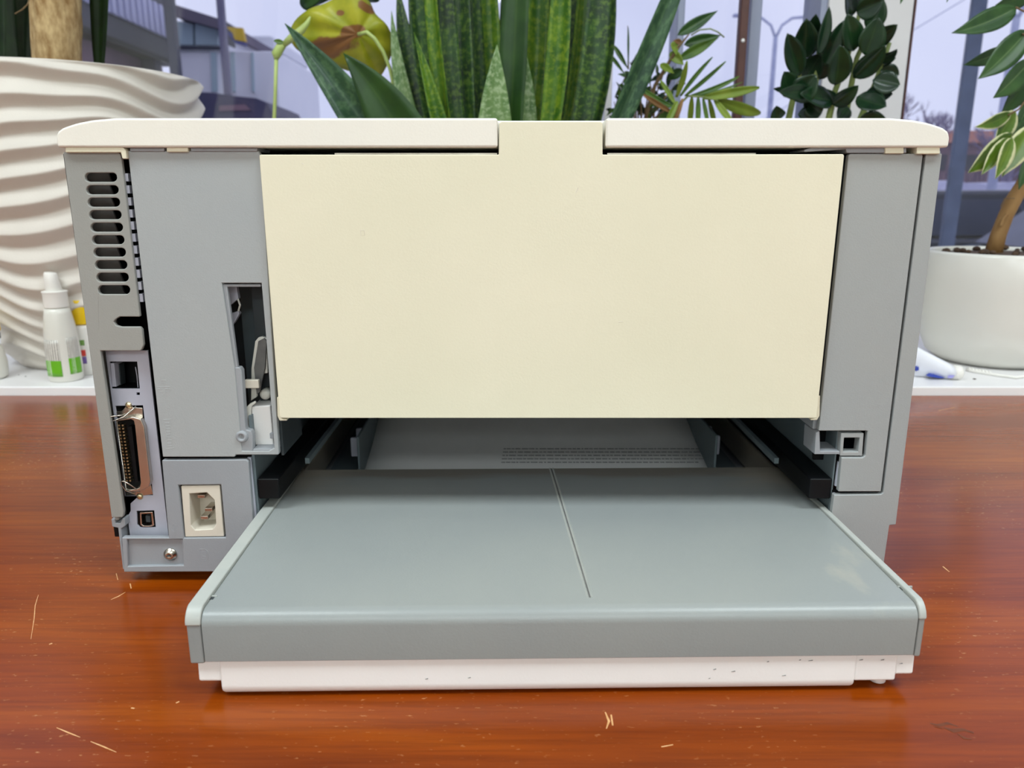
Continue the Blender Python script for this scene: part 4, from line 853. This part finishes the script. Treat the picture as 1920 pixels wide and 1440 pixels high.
# ------------------------------------------------------------------ small things on the sill
M_bot = mat('milky_plastic', (222, 220, 210), (230, 227, 218), .3, 20)
M_capw = mat('white_cap_plastic', (234, 231, 224), (239, 236, 229), .35, 20)
M_yel = mat('yellow_plastic', (238, 196, 20), (244, 206, 34), .4, 20)
M_blue = mat('blue_print', (30, 52, 150), (46, 70, 170), .45, 30)
def label_mat():
    m = bpy.data.materials.new('bottle_label'); m.use_nodes = True; t = m.node_tree; b = t.nodes['Principled BSDF']; L = t.links.new
    uvn = t.nodes.new('ShaderNodeUVMap'); sx = t.nodes.new('ShaderNodeSeparateXYZ'); L(uvn.outputs['UV'], sx.inputs['Vector'])
    def thr(sock, v, op='GREATER_THAN'):
        q = t.nodes.new('ShaderNodeMath'); q.operation = op; L(sock, q.inputs[0]); q.inputs[1].default_value = v; return q.outputs[0]
    def mul(a, b_): q = t.nodes.new('ShaderNodeMath'); q.operation = 'MULTIPLY'; L(a, q.inputs[0]); L(b_, q.inputs[1]); return q.outputs[0]
    up = thr(sx.outputs['Y'], .44); low = thr(sx.outputs['Y'], .44, 'LESS_THAN')
    wv = t.nodes.new('ShaderNodeTexWave'); wv.inputs['Scale'].default_value = 2.6; wv.inputs['Distortion'].default_value = 0; L(uvn.outputs['UV'], wv.inputs['Vector'])
    mp = t.nodes.new('ShaderNodeMapping'); mp.inputs['Scale'].default_value = (5, 90, 1); L(uvn.outputs['UV'], mp.inputs['Vector'])
    nz = t.nodes.new('ShaderNodeTexNoise'); nz.inputs['Scale'].default_value = 1; L(mp.outputs['Vector'], nz.inputs['Vector'])
    ln = mul(thr(wv.outputs['Fac'], .72), thr(nz.outputs['Fac'], .42))
    m1 = t.nodes.new('ShaderNodeMixRGB'); L(low, m1.inputs['Fac']); m1.inputs['Color1'].default_value = lin((220, 217, 208)); m1.inputs['Color2'].default_value = lin((104, 178, 30))
    m2 = t.nodes.new('ShaderNodeMixRGB'); L(mul(up, ln), m2.inputs['Fac']); L(m1.outputs['Color'], m2.inputs['Color1']); m2.inputs['Color2'].default_value = lin((112, 106, 100))
    wx = t.nodes.new('ShaderNodeMath'); wx.operation = 'COMPARE'; L(sx.outputs['X'], wx.inputs[0]); wx.inputs[1].default_value = .35; wx.inputs[2].default_value = .16
    m3 = t.nodes.new('ShaderNodeMixRGB'); L(mul(mul(low, ln), wx.outputs[0]), m3.inputs['Fac']); L(m2.outputs['Color'], m3.inputs['Color1']); m3.inputs['Color2'].default_value = lin((236, 240, 226))
    L(m3.outputs['Color'], b.inputs['Base Color']); b.inputs['Roughness'].default_value = .35
    return m
M_label = label_mat()
by = .953; bb = P3(125, 706, by); bx_ = bb.x; e = px(by, 620)
bo = thing('spray_bottle', (bx_, by, SZ), 'small milky white spray bottle with green and white label before the ribbed planter', 'bottle')
BR_, BH = .84, .925
bprof = [(r * BR_, SZ + h * BH) for r, h in [(.0215, 0), (.0235, .002), (.0240, .020), (.0232, .050), (.0212, .075), (.0182, .092), (.0168, .0985), (.0120, .1000)]]
MB().lathe((bx_, by, 0), bprof, 36).out('bottle_body', M_bot, bo, smooth=True)
MB().lathe((bx_, by, 0), [(r * BR_, SZ + h * BH) for r, h in [(.0150, .0998), (.0164, .1006), (.0164, .118), (.0176, .1215), (.0150, .1223), (.0105, .1226)]], 32).out('collar', M_capw, bo, smooth=True, bevel=.0004)
hd = MB().lathe((bx_, by, 0), [(r * BR_, SZ + h * BH) for r, h in [(.0106, .1222), (.0110, .1230), (.0096, .137), (.0090, .1445), (.0076, .1462)]], 28)
for q in hd.v:
    if q.z > SZ + .12: q.x -= .0018; q.z += (q.x - bx_) * -.12
hd.out('spray_head', M_capw, bo, smooth=True)
def wrap(name, parent, c, rfun, z0, z1, a0, a1, m, n=16, k=8, off=.0003):
    vs = []; fs = []; uv = []
    for j in range(k + 1):
        z = z0 + (z1 - z0) * j / k
        for i in range(n + 1):
            a = math.radians(a0 + (a1 - a0) * i / n); r = rfun(z) + off; vs.append((c[0] + r * math.cos(a), c[1] + r * math.sin(a), z)); uv.append((i / n, j / k))
    for j in range(k):
        for i in range(n): q = j * (n + 1) + i; fs.append((q, q + 1, q + n + 2, q + n + 1))
    return mk(name, vs, fs, m, parent, smooth=True, uv=uv, solid=.0002)
def brad(z):
    for (ra, za), (rb, zb) in zip(bprof[:-1], bprof[1:]):
        if za <= z <= zb: return ra + (rb - ra) * (z - za) / max(1e-9, zb - za)
    return .02
wrap('label_panel', bo, (bx_, by), brad, SZ + .008, SZ + .054, 222, 290, M_label)
wrap('label_panel', bo, (bx_, by), brad, SZ + .010, SZ + .056, 314, 362, M_label)
# yellow-capped tube beside it, mostly behind the corner of the printer
cx = P3(156, 690, .985)
b2 = thing('capped_tube', (cx.x + .006, .985, SZ), 'yellow-capped white tube standing behind the vent side of the printer', 'tube')
MB().lathe((cx.x + .006, .985, 0), [(.011, SZ), (.0125, SZ + .001), (.0125, SZ + .061), (.0115, SZ + .064), (.009, SZ + .066)], 24).out('tube_body', M_capw, b2, smooth=True)
MB().lathe((cx.x + .006, .985, 0), [(.0108, SZ + .0665), (.0112, SZ + .068), (.0106, SZ + .094), (.0095, SZ + .0975)], 24).out('cap', M_yel, b2, smooth=True)
for z0, z1, m in ((.040, .047, mat('green_print', (106, 148, 70), (120, 160, 80), .5)), (.026, .034, mat('red_print', (204, 60, 50), (214, 72, 60), .5)), (.016, .025, mat('violet_print', (108, 84, 150), (120, 96, 160), .5))):
    wrap('print_band', b2, (cx.x + .006, .985), lambda z: .0125, SZ + z0, SZ + z1, 170, 300, m)
lx = P3(-18, 700, .96).x
b3 = thing('glue_bottle', (lx, .96, SZ), 'cream bottle with a yellow cap cut off by the left edge of the photo', 'bottle')
MB().lathe((lx, .96, 0), [(.016, SZ), (.020, SZ + .003), (.021, SZ + .02), (.018, SZ + .040), (.012, SZ + .049)], 28).out('bottle_body', M_bot, b3, smooth=True)
MB().lathe((lx, .96, 0), [(.0155, SZ + .0495), (.0175, SZ + .051), (.0175, SZ + .058), (.016, SZ + .060)], 24).out('collar', M_dark, b3, smooth=True)
MB().lathe((lx, .96, 0), [(.0180, SZ + .0605), (.0190, SZ + .062), (.0180, SZ + .074), (.010, SZ + .078)], 24).out('cap', M_yel, b3, smooth=True)
# squeezed tube lying on the sill, right
M_tubw = mat('tube_white', (222, 224, 232), (232, 233, 240), .35, 20)
tcap = P3(1785, 690, .955); tend = P3(1640, 668, .985); zc_ = SZ + .0095
ct = thing('cream_tube', (tcap.x - .04, .965, SZ), 'white squeeze tube with blue print and round cap lying by the white pot', 'tube')
vs = []; fs = []; n_ = 20; stn = 12
for i in range(stn + 1):
    f_ = i / stn; wy = .0095 * (1 - f_) + .002; hz = .0090 + .022 * f_; p = Vector((tcap.x, tcap.y, 0)).lerp(Vector((tend.x, tend.y, 0)), f_); p.z = SZ + hz + .0003
    for k in range(n_):
        a = 2 * math.pi * k / n_; vs.append((p.x, p.y + math.cos(a) * wy, p.z + math.sin(a) * hz))
for i in range(stn):
    for k in range(n_): fs.append((i * n_ + k, i * n_ + (k + 1) % n_, (i + 1) * n_ + (k + 1) % n_, (i + 1) * n_ + k))
fs += [tuple(range(n_)), tuple(range(len(vs) - 1, len(vs) - n_ - 1, -1))]
mk('tube_body', vs, fs, M_tubw, ct, smooth=True)
MB().lathe((tcap.x - .001, tcap.y - .002, SZ + .0092), [(.0090, 0), (.0090, .010), (.0080, .0115), (.004, .012)], 24, 'x').out('cap', M_capw, ct, smooth=True)
MB().prism(PL([(1741, 706), (1748, 702), (1755, 703), (1772, 709), (1760, 709)], .9495), .9495, .957).out('blue_print', M_blue, ct)
MB().prism(PL([(1718, 690), (1723, 688), (1723, 694), (1718, 696)], .9560), .9560, .964).out('blue_print', M_blue, ct)
MB().prism(PL([(1777, 706), (1780, 703), (1790, 704), (1786, 709), (1777, 709)], .944), .944, .9445).out('blue_print', mat('violet_ink', (150, 146, 214), (164, 160, 222), .5), ct)
# white cable with a ribbed sleeve
cbp = [Pt(u, v, SZ + .002) for u, v in ((1812, 693), (1825, 696), (1850, 700), (1875, 704), (1893, 706), (1905, 708), (1940, 702), (2000, 700))]
cb = thing('white_cable', (cbp[0].x, cbp[0].y, SZ), 'thin white cord with ribbed sleeve lying before the round white pot', 'cable')
MB().tube(cbp, .0019, 8).out('cord', M_capw, cb, smooth=True)
for i in range(7):
    q = cbp[0].lerp(cbp[3], .08 + i * .1); MB().lathe(q, [(.0024, -.0014), (.0036, -.0009), (.0036, .0009), (.0024, .0014)], 12, 'x').out('sleeve_ring', M_capw, cb)
for (u, v, s, lab) in ((1827, 711, .0022, 'dark crumb on the sill near the white cord'), (35, 703, .0010, 'tiny dark crumb on the sill left of the spray bottle'), (48, 706, .0012, 'small dark crumb on the sill nearest the spray bottle')):
    q = Pt(u, v, SZ); o_ = MB().lathe((q.x, q.y, SZ), [(s * .6, 0), (s, s * .2), (s * .6, s * .4), (s * .1, s * .5)], 8).out('crumb', M_soil, None, origin=(q.x, q.y, SZ)); setp(o_, lab, 'crumb')

# ------------------------------------------------------------------ outside
GZ = -1.20
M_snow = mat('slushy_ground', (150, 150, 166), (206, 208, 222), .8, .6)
M_darkb = mat('dark_cladding', (62, 64, 76), (72, 73, 84), .7, 1.5)
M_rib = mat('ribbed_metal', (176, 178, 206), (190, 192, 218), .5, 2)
M_mauve = mat('mauve_wall', (116, 96, 112), (134, 108, 120), .85, 1.2)
M_redroof = mat('red_roof', (190, 132, 120), (204, 146, 132), .85, 2)
M_kiosk = mat('kiosk_white', (232, 233, 240), (238, 239, 244), .6, 2)
M_kglass = mat('kiosk_glass', (168, 190, 198), (182, 202, 208), .2, 2)
M_bluep = mat('blue_steel_post', (50, 68, 98), (72, 90, 120), .5, 8)
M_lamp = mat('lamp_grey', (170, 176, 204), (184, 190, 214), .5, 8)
M_car = mat('blue_car_paint', (20, 30, 56), (28, 38, 64), .35, 2, coat=.2)
M_car2 = mat('silver_car_paint', (170, 174, 190), (182, 186, 200), .3, 2, coat=.6)
M_cglass = mat('car_glass', (46, 56, 86), (62, 72, 100), .3, 2)
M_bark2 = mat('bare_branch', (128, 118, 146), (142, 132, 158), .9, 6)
struct('ground', MB().box(-60, 60, 1.6, 90, GZ - .1, GZ), M_snow)
# dark market hall receding on the left
hx = -4.3; hl = thing('market_hall', (hx - 2.5, 9.5, GZ), 'dark hall with pale ribbed roof edge and pillars across the street, left', 'building')
MB().box(hx - 5, hx - .25, 5.6, 10.6, GZ, 2.75).out('wall', M_darkb, hl)
MB().box(hx - .25, hx - .20, 5.6, 10.6, GZ, 1.80).out('wall_panel', M_mauve, hl)
fa = MB()
for i in range(66): fa.box(hx - .02, hx + (.03 if i % 2 else .0), 5.6 + i * .075, 5.6 + i * .075 + .07, 2.10, 2.45)
setp(fa.out('ribbed_fascia', M_rib, hl), kind='stuff')
MB().box(hx - 5, hx - .021, 5.55, 10.6, 2.46, 3.6).out('roof', M_darkb, hl)
MB().box(hx - .25, hx - .022, 5.6, 10.6, 1.86, 2.45).out('soffit', M_darkb, hl)
for i in range(3): MB().box(hx - .19, hx - .03, 6.2 + i * 1.9, 6.36 + i * 1.9, GZ, 1.80).out('pillar', M_darkb, hl)
MB().box(hx - .19, hx - .01, 5.6, 10.6, 1.80, 1.86).out('beam', M_black, hl)
# street columns
for ua, ub_, yy, m, lab in ((312, 330, 7.2, M_darkb, 'thick dark steel column in front of the ribbed hall'), (411, 424, 8.4, mat('grey_column', (110, 108, 130), (124, 120, 140), .7, 2), 'grey street column beside the yellow sign')):
    xa, xb = P(ua, 80, yy)[0], P(ub_, 80, yy)[0]
    t_ = thing('street_column', ((xa + xb) / 2, yy, GZ), lab, 'column')
    MB().box(xa, xb, yy, yy + (xb - xa), GZ, 4.2).out('shaft', m, t_, bevel=.01)
    MB().box(xa - .05, xb + .05, yy - .05, yy + (xb - xa) + .05, GZ, GZ + .25).out('base_plate', m, t_, bevel=.01)
# kiosk with glazed upper part and dark awning
ky = 9.5
k1 = thing('white_kiosk', (P(440, 200, ky)[0], ky + 1, GZ), 'white street kiosk with pale glazing and a dark curved awning', 'kiosk')
xa, xb = P(326, 150, ky)[0], P(520, 150, ky)[0]
MB().box(xa, xb, ky + .02, ky + 2, GZ, P(400, 95, ky)[1]).out('wall', M_kiosk, k1, bevel=.02)
for ua, ub_ in ((332, 362), (366, 408)):
    MB().prism(PL([(ua, 40), (ub_, 46), (ub_, 84), (ua, 84)], ky), ky, ky + .08).out('window', M_kglass, k1)
MB().box(xa, P(411, 60, ky)[0], ky + .1, ky + 2, P(400, 95, ky)[1], P(400, 36, ky)[1]).out('upper_wall', M_kiosk, k1)
MB().prism(PL([(326, 8), (420, 38), (420, 56), (326, 30)], ky - .2), ky - .2, ky + 2.1).out('roof', mat('kiosk_roof', (104, 98, 112), (118, 110, 122), .8, 2), k1)
MB().prism(PL([(326, 86), (412, 88), (412, 92), (326, 92)], ky - .05), ky - .05, ky).out('ledge', M_darkb, k1)
for ua, ub_ in ((395, 404), (432, 438), (470, 474)):
    MB().prism(PL([(ua, 98), (ub_, 98), (ub_ + 2, 172), (ua + 2, 172)], ky - .02), ky - .02, ky + .02).out('door_frame', M_kglass, k1)
aw = [(372, 172), (400, 174), (440, 180), (480, 184), (502, 194), (512, 214), (514, 232), (372, 232)]
MB().prism(PL(aw, ky - 1.2), ky - 1.2, ky - .02).out('awning', mat('dark_awning', (62, 62, 88), (78, 74, 98), .7, 2), k1)
MB().prism(PL([(412, 198), (458, 196), (470, 206), (410, 208)], ky - 1.22), ky - 1.22, ky - 1.2).out('awning_stripe', M_mauve, k1)
MB().box(P(376, 300, ky - 1.1)[0], P(384, 300, ky - 1.1)[0], ky - 1.15, ky - 1.09, GZ, P(380, 228, ky - 1.1)[1]).out('awning_leg', M_darkb, k1)
MB().box(P(500, 300, ky - 1.1)[0], P(508, 300, ky - 1.1)[0], ky - 1.15, ky - 1.09, GZ, P(500, 228, ky - 1.1)[1]).out('awning_leg', M_darkb, k1)
# yellow shop sign on the kiosk corner
sg = P3(444, 66, ky - .3)
s1 = thing('shop_sign', (sg.x, ky - .3, P(440, 86, ky)[1]), 'small yellow and blue sign board beside the grey column', 'sign')
MB().prism(PL([(424, 50), (454, 52), (460, 78), (438, 74), (436, 62)], ky - .3), ky - .3, ky - .24).out('yellow_board', mat('sign_yellow', (216, 180, 50), (226, 190, 62), .6, 2), s1)
MB().prism(PL([(424, 60), (436, 62), (440, 75), (460, 80), (458, 86), (440, 80)], ky - .3), ky - .3, ky - .24).out('blue_board', mat('sign_blue', (86, 90, 140), (98, 102, 150), .6, 2), s1)
MB().box(P(425, 60, ky - .2)[0], P(428, 60, ky - .2)[0], ky - .24, ky, P(440, 90, ky)[1], P(440, 50, ky)[1]).out('bracket', M_darkb, s1)
# white van-like box cabin further right
vy = 12; v1 = thing('site_cabin', (P(500, 100, vy)[0], vy + 1, GZ), 'white boxy cabin roof seen left of the yellowing leaf', 'cabin')
MB().prism(PL([(470, 96), (512, 92), (524, 100), (524, 330), (470, 330)], vy), vy, vy + 2.2).out('cabin_body', M_kiosk, v1, bevel=.03)
MB().prism(PL([(466, 66), (508, 66), (516, 72), (516, 92), (466, 92)], vy + .1), vy + .1, vy + 2).out('cabin_top', M_kiosk, v1, bevel=.05)
MB().prism(PL([(470, 330), (524, 330), (524, 470), (470, 470)], vy), vy, vy + 2.2).out('cabin_base', M_kiosk, v1)
# pole standing in the street
for ua, ub_, yy, m, lab in ((1799, 1826, 4.2, M_bluep, 'dark blue steel post standing in the street, right'),):
    xa, xb = P(ua, 200, yy)[0], P(ub_, 200, yy)[0]
    t_ = thing('steel_post', ((xa + xb) / 2, yy, GZ), lab, 'post')
    MB().box(xa, xb, yy, yy + .03, GZ, 3.2).out('shaft', m, t_, bevel=.004)
    MB().box(xa - .04, xb + .04, yy - .04, yy + (xb - xa) + .04, GZ, GZ + .02).out('base_plate', m, t_)
# twin-arm street lamps
def street_lamp(u, vt, y, s, lab):
    q = P3(u, vt, y); t_ = thing('street_lamp', (q.x, y, GZ), lab, 'street lamp', 'street lamps')
    MB().tube([(q.x, y, GZ), (q.x, y, q.z - .2), (q.x, y, q.z + .05)], [.11 * s, .075 * s, .07 * s], 10).out('pole', M_lamp, t_, smooth=True)
    for d in (-1, 1):
        a = MB().tube([(q.x, y, q.z), (q.x + d * .18 * s, y, q.z + .40 * s), (q.x + d * .5 * s, y, q.z + .62 * s), (q.x + d * 1.0 * s, y, q.z + .66 * s)], .045 * s, 8).out('arm', M_lamp, t_, smooth=True)
        MB().prism([(q.x + d * .9 * s, q.z + .62 * s), (q.x + d * 1.45 * s, q.z + .66 * s), (q.x + d * 1.45 * s, q.z + .74 * s), (q.x + d * .9 * s, q.z + .74 * s)], y - .12 * s, y + .12 * s).out('lamp_head', M_lamp, a, bevel=.02 * s)
street_lamp(1454, 72, 22, .8, 'twin-armed grey street lamp seen between the brown strip and dark plant')
street_lamp(1905, 40, 15, .9, 'grey street lamp pole half hidden by the ficus leaves')
# long building with reddish roof, far right
fyy = 34; f1 = thing('long_building', (P(1860, 300, fyy)[0], fyy + 3, GZ), 'long mauve brick building with reddish roof in the distance, right', 'building')
xa, xb = P(1700, 300, fyy)[0], P(2160, 300, fyy)[0]
MB().box(xa, xb, fyy, fyy + 8, GZ, P(1800, 268, fyy)[1]).out('wall', M_mauve, f1)
MB().box(xa - .3, xb + .3, fyy - .3, fyy + 8.3, P(1800, 268, fyy)[1], P(1800, 246, fyy)[1]).out('roof', M_redroof, f1)
for i in range(9):
    wx = xa + 1.0 + i * 1.35; MB().box(wx, wx + .7, fyy - .04, fyy, P(1800, 320, fyy)[1], P(1800, 290, fyy)[1]).out('window', M_darkb, f1)
# snowy bank and hedge before it
bk = MB(); n = 40
prof_ = [(P(1640 + i * 10, 340, 20)[0], .45 + .22 * noise.noise(Vector((i * .35, 0, 3))) + .25 * noise.noise(Vector((i * .11, 5, 3)))) for i in range(n)]
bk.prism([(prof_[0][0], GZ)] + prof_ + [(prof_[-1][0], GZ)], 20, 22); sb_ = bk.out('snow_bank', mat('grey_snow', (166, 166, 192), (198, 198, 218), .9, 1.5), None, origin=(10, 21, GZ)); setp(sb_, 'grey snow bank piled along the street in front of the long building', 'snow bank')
def bush(u, y, w_, h_, lab):
    q = P3(u, 300, y); mb = MB(); rr = random.Random(int(u))
    for k in range(260):
        a = rr.uniform(0, 6.28); l = rr.uniform(.5, 1) * h_; b0 = Vector((q.x + rr.uniform(-w_, w_) * .5, y + rr.uniform(-.6, .6), GZ)); e_ = b0 + Vector((rr.uniform(-.5, .5), rr.uniform(-.4, .4), l))
        mb.tube([b0, (b0 + e_) / 2 + Vector((rr.uniform(-.1, .1), 0, 0)), e_], [.03, .022, .01], 4)
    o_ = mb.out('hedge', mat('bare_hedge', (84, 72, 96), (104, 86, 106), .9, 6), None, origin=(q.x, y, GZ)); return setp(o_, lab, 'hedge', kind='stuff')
bush(1790, 29, 12, 3.3, 'bare dark hedge in front of the long mauve building')
def bare_tree(u, y, vt, lab, seed):
    q = P3(u, vt, y); H0 = q.z - GZ; rr = random.Random(seed); t_ = thing('bare_tree', (q.x, y, GZ), lab, 'tree', 'bare trees')
    br = MB(); MB().tube([(q.x, y, GZ), (q.x + .05, y, GZ + H0 * .35), (q.x, y, GZ + H0 * .6)], [.14, .11, .08], 8).out('trunk', M_bark2, t_, smooth=True)
    def grow(p, d, l, r, n):
        e_ = p + d * l; br.tube([p, p + d * l * .5 + Vector((rr.uniform(-.05, .05),) * 3) * l, e_], [r, r * .8, r * .6], 4)
        if n: 
            for k in range(3): grow(p + d * l * rr.uniform(.55, 1), (d + Vector((rr.uniform(-.8, .8), rr.uniform(-.6, .6), rr.uniform(-.1, .5)))).normalized(), l * .68, r * .6, n - 1)
    for k in range(7): grow(Vector((q.x, y, GZ + H0 * (.3 + .045 * k))), Vector((rr.uniform(-1, 1), rr.uniform(-.6, .6), 1.1)).normalized(), H0 * .2, .06, 4)
    br.out('branches', M_bark2, t_)
bare_tree(1715, 24, 150, 'bare grey tree beside the wide window post', 3)
bare_tree(1745, 30, 190, 'smaller bare tree farther back, right of the window post', 5)
bare_tree(1910, 22.8, 200, 'bare tree behind the ficus leaves', 9)
# parked cars
def car(u, y, m, L, lab, ang=0, mh=1.46):
    q = P3(u, 400, y); t_ = thing('parked_car', (q.x, y + .85, GZ), lab, 'car', 'parked cars'); t_.rotation_euler.z = ang
    x0 = q.x; X = lambda f_: x0 + (f_ - .5) * L; z = lambda h: GZ + h * mh / 1.46
    low = [(X(0), z(.30)), (X(0), z(.62)), (X(.02), z(.82)), (X(.20), z(.93)), (X(.86), z(.95)), (X(.985), z(.90)), (X(1), z(.6)), (X(1), z(.30))]
    bd = MB().prism(low, y, y + 1.7).out('car_body', m, t_, bevel=.06, seg=3)
    cab = [(X(.20), z(.92)), (X(.34), z(1.36)), (X(.42), z(1.45)), (X(.68), z(1.46)), (X(.78), z(1.38)), (X(.90), z(.94))]
    MB().prism(cab, y + .12, y + 1.58).out('cabin', m, t_, bevel=.05, seg=3)
    for g_ in ([(X(.27), z(.97)), (X(.365), z(1.34)), (X(.51), z(1.36)), (X(.51), z(.97))], [(X(.535), z(.97)), (X(.535), z(1.36)), (X(.68), z(1.36)), (X(.72), z(.97))], [(X(.745), z(.97)), (X(.70), z(1.35)), (X(.755), z(1.31)), (X(.83), z(.97))]):
        MB().prism(g_, y + .10, y + .13).out('side_window', M_cglass, t_)
    MB().add([(X(.185), y + .2, z(.96)), (X(.185), y + 1.5, z(.96)), (X(.325), y + 1.45, z(1.36)), (X(.325), y + .25, z(1.36)), (X(.20), y + .2, z(.94)), (X(.20), y + 1.5, z(.94)), (X(.34), y + 1.45, z(1.34)), (X(.34), y + .25, z(1.34))],
             [(0, 1, 2, 3), (7, 6, 5, 4), (0, 4, 5, 1), (1, 5, 6, 2), (2, 6, 7, 3), (3, 7, 4, 0)]).out('windscreen', M_cglass, t_)
    for f_ in (.18, .82):
        for yy in (y - .02, y + 1.52):
            wh = MB().lathe((X(f_), yy, GZ + .31), [(.31, 0), (.31, .2)], 24, 'y').out('wheel', M_black, t_, bevel=.02)
            MB().lathe((X(f_), yy - .006, GZ + .31), [(.19, 0), (.17, .005)], 16, 'y').out('hub_cap', M_car2, wh)
car(1770, 8.6, M_car, 4.2, 'dark blue parked car seen above the white pot rim')
car(1985, 10.6, M_car2, 4.2, 'silver parked car behind the dark blue one')
car(2340, 6.2, mat('teal_car_paint', (30, 58, 84), (38, 68, 94), .35, 2, coat=.2), 3.9, 'teal parked car at the right edge, behind the ficus trunk')
# overhead cable
q0, q1 = P3(1690, 70, 20), P3(1830, -14, 20)
d_ = q1 - q0
oc = MB().tube([q0 - d_ * 3, q0, q1, q1 + d_ * 4], .012, 5).out('overhead_cable', M_lamp, None, origin=tuple(q0 - d_ * 3)); setp(oc, 'thin overhead cable crossing the sky at the upper right', 'cable')
